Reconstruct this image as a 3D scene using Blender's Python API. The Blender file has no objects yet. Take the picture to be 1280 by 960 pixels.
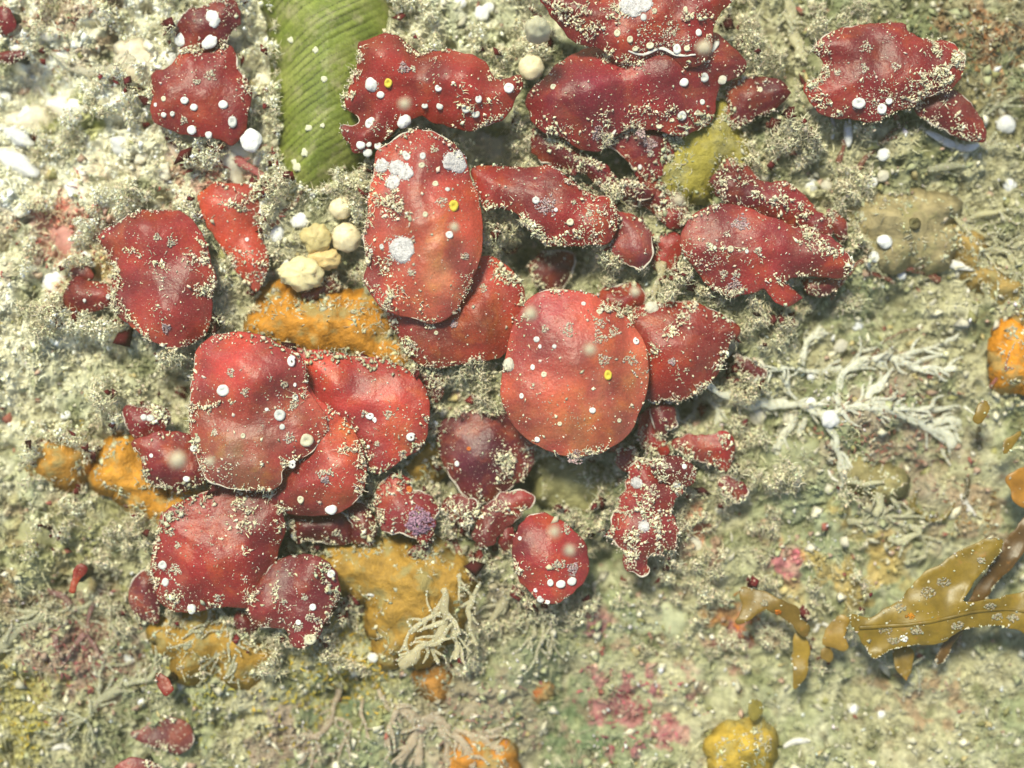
import bpy, math
import numpy as np
from mathutils import Vector
from mathutils.geometry import delaunay_2d_cdt

# ------------------------------------------------------------------ camera, world, sun, exposure
SC = bpy.context.scene
COL = SC.collection
D = 20.0                                   # camera height over the seabed; 1 unit = 1 cm
SC.unit_settings.system = 'METRIC'; SC.unit_settings.scale_length = 0.01
cam_d = bpy.data.cameras.new('camera'); cam = bpy.data.objects.new('camera', cam_d); COL.objects.link(cam)
cam.location = (0, 0, D); cam_d.sensor_width = 36.0; cam_d.lens = 36.0 * D / 12.8
cam_d.clip_start = 0.5; cam_d.clip_end = 9000
cam_d.dof.use_dof = True; cam_d.dof.focus_distance = D - 0.95; cam_d.dof.aperture_fstop = 0.072
SC.camera = cam
SUN_EL, SUN_AZ = math.radians(59), math.radians(-24)          # azimuth from +Y, clockwise
sdir = Vector((math.sin(SUN_AZ) * math.cos(SUN_EL), math.cos(SUN_AZ) * math.cos(SUN_EL), math.sin(SUN_EL)))
W = bpy.data.worlds.new("World"); SC.world = W; W.use_nodes = True
wn = W.node_tree; bgn = wn.nodes['Background']
sky = wn.nodes.new('ShaderNodeTexSky'); sky.sky_type = 'NISHITA'; sky.sun_disc = False
sky.sun_elevation = SUN_EL; sky.sun_rotation = SUN_AZ % (2 * math.pi)
wn.links.new(sky.outputs[0], bgn.inputs[0]); bgn.inputs[1].default_value = 0.125
sl = bpy.data.lights.new('sun', 'SUN'); sl.energy = 3.9; sl.angle = math.radians(12); sl.color = (1.0, 0.985, 0.74)
so = bpy.data.objects.new('sun', sl); COL.objects.link(so); so.location = (-5, 8, 30)
so.rotation_euler = sdir.to_track_quat('Z', 'Y').to_euler()
SC.view_settings.view_transform = 'Standard'; SC.view_settings.look = 'None'
SC.view_settings.exposure = 0.45; SC.view_settings.gamma = 1.0; SC.view_settings.use_curve_mapping = False
SC.cycles.max_bounces = 6

R = np.random.RandomState(7)

# ------------------------------------------------------------------ noise
def _h(ix, iy, s):
    n = (ix.astype(np.int64) * 374761393 + iy.astype(np.int64) * 668265263 + s * 974711) & 0x7fffffff
    n = ((n ^ (n >> 13)) * 1274126177) & 0x7fffffff
    return (n ^ (n >> 16)) & 0xffff
def pn(x, y, s=0):                         # gradient noise, about -0.7..0.7
    x = np.asarray(x, float); y = np.asarray(y, float)
    x0 = np.floor(x); y0 = np.floor(y); fx = x - x0; fy = y - y0
    u = fx * fx * fx * (fx * (fx * 6 - 15) + 10); v = fy * fy * fy * (fy * (fy * 6 - 15) + 10)
    def g(dx, dy):
        a = _h(x0 + dx, y0 + dy, s) * (2 * math.pi / 65536)
        return np.cos(a) * (fx - dx) + np.sin(a) * (fy - dy)
    a = g(0, 0); b = g(1, 0); c = g(0, 1); d = g(1, 1)
    return (a + (b - a) * u) * (1 - v) + (c + (d - c) * u) * v
def fbm(x, y, s=0, o=4):
    t = 0; a = 1.0
    for i in range(o):
        t = t + a * pn(x * 2 ** i + 17.3 * i, y * 2 ** i - 9.1 * i, s + i); a *= 0.5
    return t
def sst(a, b, x):
    t = np.clip((x - a) / (b - a), 0, 1); return t * t * (3 - 2 * t)

def P(px, py, z=0.0):                      # photo pixel -> world position at height z
    k = (D - z) / D
    return (px - 640) / 100 * k, (480 - py) / 100 * k

# ------------------------------------------------------------------ ground height and colour
PITS = [(650, 330, .5, .55), (690, 335, .45, .6), (610, 190, .35, .4), (640, 590, .5, .55), (560, 590, .3, .5), (225, 490, .3, .6),
        (445, 350, .35, .35), (760, 240, .3, .4), (700, 590, .6, .45), (770, 690, .35, .5), (1130, 580, .4, .3), (60, 130, .5, .3),
        (150, 60, .3, .3), (380, 460, .3, .3), (800, 540, .35, .4), (345, 690, .25, .5), (390, 660, .25, .4), (860, 480, .4, .4),
        (1120, 395, .35, .25), (975, 540, .5, .35), (420, 880, .35, .4), (90, 740, .4, .25), (710, 900, .5, .25), (590, 590, .3, .5)]
def ground_h(x, y):
    h = 0.02 * (-x) * sst(0, 3, -x + y) * 0.6 + 0.02 * y
    r = np.sqrt(x * x + y * y); far = sst(9, 30, r)
    h = h * (1 - far)
    h = h + 0.32 * fbm(x * .45, y * .45, 3, 3) + 0.22 * fbm(x * 1.5, y * 1.5, 11, 2)
    h = h + 0.22 * np.exp(-((x + .9) / 4.2) ** 2 - ((y - .6) / 2.6) ** 2)
    for px, py, rr, dp in PITS:
        gx, gy = P(px, py); h = h - .8 * dp * np.exp(-((x - gx) ** 2 + (y - gy) ** 2) / (rr * rr))
    near = r < 11
    m = 0.11 * (0.35 - np.abs(pn(x * 3.4, y * 3.4, 21))) * 2 + 0.065 * (0.3 - np.abs(pn(x * 8, y * 8, 25))) * 2
    m = m - 0.13 * sst(.22, .42, pn(x * 4.2 + 3, y * 4.2, 31)) + 0.022 * pn(x * 18, y * 18, 41) + .012 * pn(x * 34, y * 34, 43)
    smooth = np.maximum(sst(0.1, 0.5, fbm(x * .5 + 7, y * .5, 51, 2)), sst(0, 3.5, x * .6 - y - 1.2))
    return h + np.where(near, m, 0) * (1 - 0.45 * smooth)

CP = [  # colour patches: px, py, radius px, linear colour, noise scale, threshold
    (790, 895, 75, (.42, .10, .15), 6, .02), (745, 785, 22, (.42, .12, .16), 6, -.05), (925, 805, 38, (.40, .09, .12), 6, .05),
    (985, 700, 26, (.55, .08, .16), 6, -.05), (880, 655, 26, (.5, .12, .08), 6, .05), (905, 770, 26, (.5, .2, .06), 6, -.05),
    (60, 700, 70, (.28, .12, .09), 3, .0), (105, 815, 75, (.30, .16, .14), 6, -.05), (20, 900, 70, (.36, .32, .09), 4, -.1),
    (90, 640, 90, (.34, .32, .14), 2, -.2), (700, 880, 60, (.10, .15, .07), 6, -.08), (720, 940, 50, (.10, .15, .07), 6, -.08),
    (640, 800, 60, (.17, .20, .11), 4, -.05), (415, 880, 45, (.07, .12, .06), 3, -.1), (1060, 700, 75, (.45, .30, .09), 4, -.02),
    (1110, 550, 90, (.34, .25, .20), 4, -.03), (1150, 90, 150, (.17, .18, .08), 2, -.1), (1240, 60, 90, (.28, .22, .12), 3, -.05),
    (1240, 60, 80, (.33, .15, .08), 6, .12), (100, 300, 70, (.5, .19, .15), 5, -.04), (75, 275, 34, (.5, .10, .07), 5, -.08),
    (115, 335, 32, (.55, .40, .14), 5, -.05), (300, 210, 50, (.42, .13, .12), 8, .08), (250, 220, 60, (.34, .14, .10), 8, .1),
    (90, 10, 80, (.26, .15, .10), 5, .05), (100, 160, 34, (.36, .36, .08), 4, -.12), (1150, 870, 60, (.35, .2, .12), 7, .12),
    (630, 870, 60, (.30, .30, .18), 4, -.05), (440, 840, 60, (.38, .33, .10), 7, -.02), (1220, 640, 60, (.36, .24, .16), 5, -.03),
    (590, 915, 80, (.32, .24, .18), 4, -.1), (620, 760, 35, (.33, .24, .19), 5, -.1), (860, 690, 40, (.35, .16, .14), 6, .08),
    (350, 930, 60, (.30, .20, .17), 5, -.02), (1000, 640, 70, (.30, .33, .2), 4, -.1), (870, 400, 50, (.35, .33, .2), 4, -.1)]
def ground_c(x, y):
    n = fbm(x * .6, y * .6, 61, 3)[..., None]; n2 = fbm(x * 3.1, y * 3.1, 63, 3)[..., None]; n3 = pn(x * 13, y * 13, 67)[..., None]
    A = np.array((.43, .40, .245)); B = np.array((.28, .30, .165)); C_ = np.array((.56, .52, .36))
    c = B + (A - B) * sst(-.3, .3, n) ; c = c + (C_ - c) * 0.6 * sst(-.1, .5, n2)
    # pale crust at the upper left, whitened further with painted-in strobe glare
    t = sst(1.5, 8.5, -x * .9 + y * .95)[..., None] if np.ndim(x) else sst(1.5, 8.5, -x * .9 + y * .95)
    c = c + (np.array((.94, .88, .70)) - c) * t * (.55 + .4 * sst(-.3, .3, n2))
    q = sst(.18, .42, pn(x * 2.3, y * 2.3, 71))[..., None]
    c = c + (np.array((.16, .17, .075)) - c) * q * .75
    q = sst(.2, .4, pn(x * 6.5, y * 6.5, 73))[..., None]
    c = c + (np.array((.13, .10, .05)) - c) * q * .5
    for px, py, rr, col, ns, th in CP:
        gx, gy = P(px, py); d2 = ((x - gx) ** 2 + (y - gy) ** 2) / (rr / 100.) ** 2
        m = sst(th, th + .16, fbm(x * ns * .55 + px, y * ns * .55, 77, 3) * 1.0 + .35 * np.exp(-d2 * 2.5) - .1) * sst(1.7, .6, np.sqrt(d2))
        c = c + (np.array(col) - c) * (m * .68)[..., None]
    return np.clip(c * (1 + .5 * n3), .01, .85)

# ------------------------------------------------------------------ mesh helpers
def mk(name, V, F, mat, parent=None, cols=None, smooth=True, sizes=None):
    """V (n,3); F (m,3)/(m,4) int array or a list of arrays"""
    me = bpy.data.meshes.new(name)
    Fs = F if isinstance(F, list) else [F]
    Fs = [np.asarray(f, np.int32) for f in Fs if len(f)]
    V = np.asarray(V, np.float32)
    loops = np.concatenate([f.ravel() for f in Fs]); tot = np.concatenate([np.full(len(f), f.shape[1], np.int32) for f in Fs])
    st = np.concatenate([[0], np.cumsum(tot)[:-1]]).astype(np.int32)
    me.vertices.add(len(V)); me.vertices.foreach_set('co', V.ravel())
    me.loops.add(len(loops)); me.loops.foreach_set('vertex_index', loops)
    me.polygons.add(len(tot)); me.polygons.foreach_set('loop_start', st); me.polygons.foreach_set('loop_total', tot)
    me.polygons.foreach_set('use_smooth', np.full(len(tot), smooth, bool))
    if cols is not None:
        ca = me.color_attributes.new('Col', 'FLOAT_COLOR', 'POINT')
        c4 = np.ones((len(V), 4), np.float32); c4[:, :3] = cols; ca.data.foreach_set('color', c4.ravel())
    me.update(calc_edges=True); me.validate()
    if mat: me.materials.append(mat)
    o = bpy.data.objects.new(name, me); COL.objects.link(o)
    if parent: o.parent = parent
    return o
def tag(o, label=None, cat=None, group=None, kind=None):
    if label: o['label'] = label
    if cat: o['category'] = cat
    if group: o['group'] = group
    if kind: o['kind'] = kind
    return o
def empty(name, loc, label, cat, group=None):
    o = bpy.data.objects.new(name, None); COL.objects.link(o); o.location = loc; o.empty_display_size = .2
    return tag(o, label, cat, group)
def rebase(o, loc):                        # move mesh data so that the part sits under its thing's origin
    o.data.transform(__import__('mathutils').Matrix.Translation(-Vector(loc)))

# ------------------------------------------------------------------ materials
def material(name, rough=.6, spec=.35):
    m = bpy.data.materials.new(name); m.use_nodes = True
    b = m.node_tree.nodes['Principled BSDF']; b.inputs['Roughness'].default_value = rough
    b.inputs['Specular IOR Level'].default_value = spec
    return m, m.node_tree, b
def nn(t, ty, **k):
    n = t.nodes.new(ty)
    for a, v in k.items(): setattr(n, a, v)
    return n
def noise_node(t, scale, detail=4, rough=.6, dist=0):
    n = nn(t, 'ShaderNodeTexNoise'); n.inputs['Scale'].default_value = scale; n.inputs['Detail'].default_value = detail
    n.inputs['Roughness'].default_value = rough; n.inputs['Distortion'].default_value = dist
    g = nn(t, 'ShaderNodeNewGeometry'); t.links.new(g.outputs['Position'], n.inputs['Vector']); return n
def ramp(t, src, stops):
    r = nn(t, 'ShaderNodeValToRGB'); e = r.color_ramp.elements
    while len(e) < len(stops): e.new(.5)
    for i, (p, c) in enumerate(stops):
        e[i].position = p; e[i].color = (c if isinstance(c, tuple) else (c, c, c)) + (1,)
    t.links.new(src, r.inputs[0]); return r
def mix(t, fac, a, b, mode='MIX'):
    m = nn(t, 'ShaderNodeMix', data_type='RGBA', blend_type=mode)
    for s, v in ((0, fac), (6, a), (7, b)):
        if hasattr(v, 'is_linked') or hasattr(v, 'links'): t.links.new(v, m.inputs[s])
        else: m.inputs[s].default_value = v if s == 0 else (v + (1,) if len(v) == 3 else v)
    return m.outputs[2]
def bump(t, b, src, strength=.4, dist=.03):
    k = nn(t, 'ShaderNodeBump'); k.inputs['Strength'].default_value = strength; k.inputs['Distance'].default_value = dist
    t.links.new(src, k.inputs['Height']); t.links.new(k.outputs[0], b.inputs['Normal'])

def vc_mat(name, rough, spec, nscale, bs, translucent=0.0, amt=.35):
    m, t, b = material(name, rough, spec)
    a = nn(t, 'ShaderNodeVertexColor', layer_name='Col')
    n = noise_node(t, nscale, 5, .7)
    r = ramp(t, n.outputs[0], [(.25, 1 - amt), (.75, 1 + amt)])
    c = mix(t, 1.0, a.outputs[0], r.outputs[0], 'MULTIPLY'); t.links.new(c, b.inputs['Base Color'])
    bump(t, b, n.outputs[0], bs, .03)
    if translucent:
        b.inputs['Subsurface Weight'].default_value = translucent; b.inputs['Subsurface Radius'].default_value = (.05, .04, .03)
        b.inputs['Subsurface Scale'].default_value = 1.0
    return m
M_GROUND = vc_mat('silted_rock', .85, .15, 26, .8)
M_FLUFF = vc_mat('silt_pieces', .85, .15, 60, .3, amt=.2)
def obj_mat(name, rough, spec, nscale, bs, lo=.7, hi=1.25, spots=None, dist=.02):
    m, t, b = material(name, rough, spec)
    oi = nn(t, 'ShaderNodeObjectInfo'); n = noise_node(t, nscale, 5, .65)
    r = ramp(t, n.outputs[0], [(.3, lo), (.7, hi)])
    c = mix(t, 1.0, oi.outputs['Color'], r.outputs[0], 'MULTIPLY')
    if spots:
        n2 = noise_node(t, spots[0], 3, .6); r2 = ramp(t, n2.outputs[0], [(spots[1], 0.0), (spots[1] + .12, 1.0)])
        f = nn(t, 'ShaderNodeMath', operation='MULTIPLY'); t.links.new(r2.outputs[0], f.inputs[0]); f.inputs[1].default_value = spots[3]
        c = mix(t, f.outputs[0], c, spots[2])
    t.links.new(c, b.inputs['Base Color']); bump(t, b, n.outputs[0], bs, dist)
    return m
# red alga: deep red skin with orange and rosy mottling, fine dark pores and a faint silt film
M_RED, t, b = material('red_alga_skin', .40, .42)
oi = nn(t, 'ShaderNodeObjectInfo'); n1 = noise_node(t, 1.1, 3, .55, .3); n2 = noise_node(t, 3.2, 4, .6, .4); n3 = noise_node(t, 40, 3, .7)
r1 = ramp(t, n1.outputs[0], [(.36, .62), (.66, 1.35)]); c = mix(t, 1.0, oi.outputs['Color'], r1.outputs[0], 'MULTIPLY')
r2 = ramp(t, n2.outputs[0], [(.50, 0.0), (.72, .38)]); c = mix(t, r2.outputs[0], c, (.50, .095, .022)); at_ = nn(t, 'ShaderNodeVertexColor', layer_name='Col'); c = mix(t, 1.0, c, at_.outputs[0], 'MULTIPLY')
n5 = noise_node(t, 2.1, 5, .7, .2); r5 = ramp(t, n5.outputs[0], [(.55, 0.0), (.75, .22)]); c = mix(t, r5.outputs[0], c, (.36, .19, .13))
vo = nn(t, 'ShaderNodeTexVoronoi'); vo.inputs['Scale'].default_value = 11
g = nn(t, 'ShaderNodeNewGeometry'); t.links.new(g.outputs['Position'], vo.inputs['Vector'])
r3 = ramp(t, vo.outputs['Distance'], [(.04, .55), (.13, 0.0)]); c = mix(t, r3.outputs[0], c, (.10, .012, .012))
r4 = ramp(t, n3.outputs[0], [(.35, .82), (.65, 1.15)]); c = mix(t, 1.0, c, r4.outputs[0], 'MULTIPLY')
n6 = noise_node(t, 55, 2, .5); r6 = ramp(t, n6.outputs[0], [(.66, 0.0), (.70, .55)]); c = mix(t, r6.outputs[0], c, (.45, .33, .22))
t.links.new(c, b.inputs['Base Color'])
nb = noise_node(t, 9, 5, .6); bump(t, b, nb.outputs[0], .45, .045)
b.inputs['Subsurface Weight'].default_value = .12; b.inputs['Subsurface Radius'].default_value = (.10, .02, .015); b.inputs['Subsurface Scale'].default_value = 1.0
M_SPONGE = obj_mat('orange_sponge_skin', .6, .25, 7, .9, .6, 1.35, (3.0, .52, (.30, .26, .11), .7), .06)
M_KELP = obj_mat('brown_kelp_skin', .4, .4, 5, .4, .65, 1.3, (9, .62, (.32, .14, .03), .5))
M_WHITE = obj_mat('chalky_white', .55, .3, 30, .5, .8, 1.15)
M_CRUST = obj_mat('porous_crust', .6, .25, 26, 1.0, .55, 1.2, (34, .60, (.30, .20, .20), .8), .04)
M_CREAM = obj_mat('cream_flesh', .5, .3, 9, .6, .78, 1.18)
M_PALE = obj_mat('pale_branch', .5, .35, 12, .5, .75, 1.2)
for _m in (M_CREAM, M_PALE):
    _b = _m.node_tree.nodes['Principled BSDF']; _b.inputs['Subsurface Weight'].default_value = .35
    _b.inputs['Subsurface Radius'].default_value = (.12, .10, .07); _b.inputs['Subsurface Scale'].default_value = 1.0
M_PALE.node_tree.nodes['Principled BSDF'].inputs['Alpha'].default_value = .6
M_GREEN, t, b = material('green_ribbed_skin', .5, .3)
n1 = noise_node(t, 1.6, 4, .6); r1 = ramp(t, n1.outputs[0], [(.3, (.11, .145, .022)), (.5, (.18, .21, .036)), (.72, (.27, .27, .085))])
n2 = noise_node(t, 22, 4, .7); r2 = ramp(t, n2.outputs[0], [(.3, .7), (.7, 1.25)]); c = mix(t, 1., r1.outputs[0], r2.outputs[0], 'MULTIPLY')
a = nn(t, 'ShaderNodeVertexColor', layer_name='Col'); c = mix(t, 1., c, a.outputs[0], 'MULTIPLY')
n3 = noise_node(t, 2.6, 5, .7); r3 = ramp(t, n3.outputs[0], [(.52, 0.0), (.70, .6)]); c = mix(t, r3.outputs[0], c, (.42, .36, .20))
t.links.new(c, b.inputs['Base Color']); bump(t, b, n2.outputs[0], .4, .02)

# ------------------------------------------------------------------ the seabed sheet
def axis(lim, step, end):
    a = list(np.arange(-lim, lim + 1e-6, step)); s = step; x = lim
    out = []
    while x < end: s *= 1.28; x += s; out.append(x)
    return np.array([-v for v in out[::-1]] + a + out)
gx = axis(7.1, .0175, 2500); gy = axis(5.4, .0175, 2500)
X, Y = np.meshgrid(gx, gy); GZ = ground_h(X, Y)
GC = ground_c(X.ravel(), Y.ravel())
nx, ny = len(gx), len(gy)
idx = np.arange(nx * ny).reshape(ny, nx)
Fq = np.stack([idx[:-1, :-1].ravel(), idx[:-1, 1:].ravel(), idx[1:, 1:].ravel(), idx[1:, :-1].ravel()], 1)
go = mk('seabed', np.stack([X.ravel(), Y.ravel(), GZ.ravel()], 1), Fq, M_GROUND, cols=GC)
tag(go, kind='structure')

# a raster of the topmost surface, for dropping silt on
ZS = .03; zx = np.arange(-7.2, 7.2, ZS); zy = np.arange(-5.5, 5.5, ZS)
ZX, ZY = np.meshgrid(zx, zy); ZG = ground_h(ZX, ZY); ZT = ZG.copy()
def zlook(x, y, Z=None):
    Z = ZT if Z is None else Z
    i = np.clip(((y - zy[0]) / ZS).round().astype(int), 0, len(zy) - 1); j = np.clip(((x - zx[0]) / ZS).round().astype(int), 0, len(zx) - 1)
    return Z[i, j]

# ------------------------------------------------------------------ scatter of small pieces
def rotm(e):
    cx, sx = np.cos(e[:, 0]), np.sin(e[:, 0]); cy, sy = np.cos(e[:, 1]), np.sin(e[:, 1]); cz, sz = np.cos(e[:, 2]), np.sin(e[:, 2])
    M = np.empty((len(e), 3, 3))
    M[:, 0] = np.stack([cz * cy, cz * sy * sx - sz * cx, cz * sy * cx + sz * sx], 1)
    M[:, 1] = np.stack([sz * cy, sz * sy * sx + cz * cx, sz * sy * cx - cz * sx], 1)
    M[:, 2] = np.stack([-sy, cy * sx, cy * cx], 1); return M
OCT_V = np.array([(1, 0, 0), (0, 1, 0), (-1, 0, 0), (0, -1, 0), (0, 0, 1), (0, 0, -1)], float)
OCT_F = np.array([(0, 1, 4), (1, 2, 4), (2, 3, 4), (3, 0, 4), (1, 0, 5), (2, 1, 5), (3, 2, 5), (0, 3, 5)])
def crumbs(pts, size, flat=.6, tilt=.6):
    """irregular grains: one bent octahedron each"""
    n = len(pts); V = OCT_V[None] * (1 + R.uniform(-.45, .45, (n, 6, 1))) + R.normal(0, .14, (n, 6, 3))
    V = V * np.stack([size, size * R.uniform(.4, 1, n), size * flat * R.uniform(.4, 1, n)], 1)[:, None]
    e = np.stack([R.normal(0, tilt, n), R.normal(0, tilt, n), R.uniform(0, 6.28, n)], 1)
    V = np.einsum('nij,nkj->nki', rotm(e), V) + pts[:, None]
    F = OCT_F[None] + (np.arange(n) * 6)[:, None, None]
    return V.reshape(-1, 3), F.reshape(-1, 3), 6
def fibres(pts, length, rad, up=.35, seg=3, curl=.5, az=None):
    """short bent threads, three-sided and tapering"""
    n = len(pts); az = R.uniform(0, 6.28, n) if az is None else az
    el = np.clip(R.normal(up, .45, n), -.15, 1.45); V = np.empty((n, seg * 3 + 1, 3)); p = pts.copy()
    ca = R.normal(0, curl, n); ce = R.normal(-.1, curl * .5, n)
    for s in range(seg + 1):
        d = np.stack([np.cos(az) * np.cos(el), np.sin(az) * np.cos(el), np.sin(el)], 1)
        u = np.stack([-np.sin(az), np.cos(az), np.zeros(n)], 1); w = np.cross(d, u)
        if s < seg:
            r = (rad * (1 - .25 * s) * R.uniform(.7, 1.2, n))[:, None]
            for k in range(3):
                a = k * 2.0944; V[:, s * 3 + k] = p + r * (math.cos(a) * u + math.sin(a) * w)
        else: V[:, seg * 3] = p
        p = p + d * (length / seg)[:, None]; az = az + ca; el = el + ce
    f = []
    for s in range(seg - 1):
        for k in range(3):
            a, b_ = s * 3 + k, s * 3 + (k + 1) % 3; f += [(a, b_, b_ + 3), (a, b_ + 3, a + 3)]
    q = (seg - 1) * 3; f += [(q, q + 1, seg * 3), (q + 1, q + 2, seg * 3), (q + 2, q, seg * 3)]
    F = np.array(f)[None] + (np.arange(n) * (seg * 3 + 1))[:, None, None]
    return V.reshape(-1, 3), F.reshape(-1, 3), seg * 3 + 1
def join(*parts):                          # parts: (V, F, nper, col(n,3))
    Vs, Fs, Cs, o = [], [], [], 0
    for (V, F, k), c in parts:
        Vs.append(V); Fs.append(F + o); Cs.append(np.repeat(c, k, 0)); o += len(V)
    return np.concatenate(Vs), np.concatenate(Fs), np.clip(np.concatenate(Cs), 0, .95)
def tint(n, base, var=.18, hue=.05):
    return np.array(base)[None] * (1 + R.normal(0, var, (n, 1))) * (1 + R.normal(0, hue, (n, 3)))
SILT = (.52, .48, .34)

# ------------------------------------------------------------------ outlines, blades
def smooth_outline(pts, step, rag=0.0, seed=0, closed=True):
    P_ = np.array(pts, float); n = len(P_); out = []
    for i in range(n if closed else n - 1):
        p0, p1, p2, p3 = (P_[(i - 1) % n], P_[i], P_[(i + 1) % n], P_[(i + 2) % n]) if closed else \
            (P_[max(i - 1, 0)], P_[i], P_[i + 1], P_[min(i + 2, n - 1)])
        L = np.linalg.norm(p2 - p1); k = max(1, int(round(L / step)))
        for j in range(k):
            u = j / k
            out.append(.5 * (2 * p1 + (p2 - p0) * u + (2 * p0 - 5 * p1 + 4 * p2 - p3) * u * u + (3 * p1 - p0 - 3 * p2 + p3) * u ** 3))
    if not closed: out.append(P_[-1])
    o = np.array(out)
    if rag:
        t = (np.roll(o, -1, 0) - np.roll(o, 1, 0)); t /= np.linalg.norm(t, axis=1)[:, None] + 1e-9
        nr = np.stack([t[:, 1], -t[:, 0]], 1)
        o = o + nr * (rag * (pn(o[:, 0] * 3, o[:, 1] * 3, 90 + seed) * 1.4 + pn(o[:, 0] * 9, o[:, 1] * 9, 91 + seed) * .9))[:, None]
    return o
def inside(poly, x, y):
    c = np.zeros(x.shape, bool); n = len(poly); j = n - 1
    for i in range(n):
        xi, yi = poly[i]; xj, yj = poly[j]
        if yi != yj:
            c ^= ((yi > y) != (yj > y)) & (x < (xj - xi) * (y - yi) / (yj - yi) + xi)
        j = i
    return c
def edge_dist(poly, x, y):
    d = np.full(x.shape, 1e9); n = len(poly)
    for i in range(n):
        a = poly[i]; b_ = poly[(i + 1) % n]; ab = b_ - a; L = ab @ ab + 1e-12
        u = np.clip(((x - a[0]) * ab[0] + (y - a[1]) * ab[1]) / L, 0, 1)
        d = np.minimum(d, (x - a[0] - u * ab[0]) ** 2 + (y - a[1] - u * ab[1]) ** 2)
    return np.sqrt(d)
class Sheet:
    """a lobed sheet: outline at its own height, arched surface, real thickness"""
    def __init__(s, px, z, step=.042, rag=.02, dome=.25, dw=.35, tilt=(0, 0), wave=.06, wf=1.3, curl=0.0, seed=0, bumps=()):
        s.z = z; s.poly = smooth_outline([P(a, b_, z) for a, b_ in px], step, rag, seed)
        A = s.poly
        area = .5 * np.sum(A[:, 0] * np.roll(A[:, 1], -1) - np.roll(A[:, 0], -1) * A[:, 1])
        if area < 0: s.poly = A[::-1].copy()
        s.c = s.poly.mean(0); s.area = abs(area); s.step = step
        s.k = (dome, dw, tilt, wave, wf, curl, seed, [(P(bx, by, z), br / 100., ba) for bx, by, br, ba in bumps])
    def h(s, x, y, d=None):
        dome, dw, tilt, wave, wf, curl, seed, bumps = s.k
        if d is None: d = edge_dist(s.poly[::2] if len(s.poly) > 120 else s.poly, x, y)
        z = s.z - dome * np.exp(-(d / dw) * 1.3) + tilt[0] * (x - s.c[0]) + tilt[1] * (y - s.c[1])
        z = z + wave * (pn(x * wf, y * wf, 200 + seed) + .45 * pn(x * wf * 2.7, y * wf * 2.7, 230 + seed)) * 1.4
        z = z + curl * np.exp(-d / .08) * (.4 + pn(x * 1.2, y * 1.2, 260 + seed) * 2)
        for (bx, by), br, ba in bumps: z = z + ba * np.exp(-((x - bx) ** 2 + (y - by) ** 2) / br ** 2)
        return z
    def build(s, name, mat, parent=None, thick=.03, cols=None):
        g = s.step * 1.25; mn = s.poly.min(0); mx = s.poly.max(0)
        xs = np.arange(mn[0], mx[0], g); ys = np.arange(mn[1], mx[1], g * .87)
        XX, YY = np.meshgrid(xs, ys); XX = XX + (np.arange(len(ys)) % 2)[:, None] * g / 2
        XX = XX.ravel() + R.normal(0, g * .08, XX.size); YY = YY.ravel() + R.normal(0, g * .08, YY.size)
        m = inside(s.poly, XX, YY); XX, YY = XX[m], YY[m]
        if len(XX): d = edge_dist(s.poly, XX, YY); m = d > g * .5; XX, YY = XX[m], YY[m]
        pts = [Vector(p) for p in s.poly] + [Vector((a, b_)) for a, b_ in zip(XX, YY)]
        n = len(s.poly); vs, es, fs, ov, oe, of = delaunay_2d_cdt(pts, [(i, (i + 1) % n) for i in range(n)], [], 0, 1e-5, True)
        V2 = np.array([tuple(v) for v in vs]); F = np.array([f for f in fs if len(f) == 3], int)
        ce = V2[F].mean(1); F = F[inside(s.poly, ce[:, 0], ce[:, 1])]
        a, b_, c_ = V2[F[:, 0]], V2[F[:, 1]], V2[F[:, 2]]
        ar = (b_[:, 0] - a[:, 0]) * (c_[:, 1] - a[:, 1]) - (b_[:, 1] - a[:, 1]) * (c_[:, 0] - a[:, 0])
        F[ar < 0] = F[ar < 0][:, ::-1]
        z = s.h(V2[:, 0], V2[:, 1]); N = len(V2)
        top = np.column_stack([V2, z]); bot = np.column_stack([V2, z - thick])
        E = np.concatenate([F[:, [0, 1]], F[:, [1, 2]], F[:, [2, 0]]]); key = set(map(tuple, E))
        bd = np.array([e for e in key if (e[1], e[0]) not in key])
        # a rounded edge: middle ring pushed slightly out
        bv = np.unique(bd); used = np.zeros(N, bool); used[F.ravel()] = True; mp = np.full(N, -1); mp[bv] = 2 * N + np.arange(len(bv))
        cen = V2[bv]; nr = np.zeros((len(bv), 2)); pos = {v: i for i, v in enumerate(bv)}
        for e0, e1 in bd:
            t_ = V2[e1] - V2[e0]; q = np.array([t_[1], -t_[0]]); q /= np.linalg.norm(q) + 1e-9
            nr[pos[e0]] += q; nr[pos[e1]] += q
        nr /= np.linalg.norm(nr, axis=1)[:, None] + 1e-9
        mid = np.column_stack([cen + nr * thick * .5, z[bv] - thick * .5])
        V = np.concatenate([top, bot, mid])
        q1 = np.stack([bd[:, 1], bd[:, 0], mp[bd[:, 0]], mp[bd[:, 1]]], 1)
        q2 = np.stack([mp[bd[:, 1]], mp[bd[:, 0]], bd[:, 0] + N, bd[:, 1] + N], 1)
        C_ = None
        if cols is not None: C_ = cols(V[:, 0], V[:, 1])
        return mk(name, V, [np.concatenate([F, F[:, ::-1] + N]), np.concatenate([q1, q2])], mat, parent, cols=C_)
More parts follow.
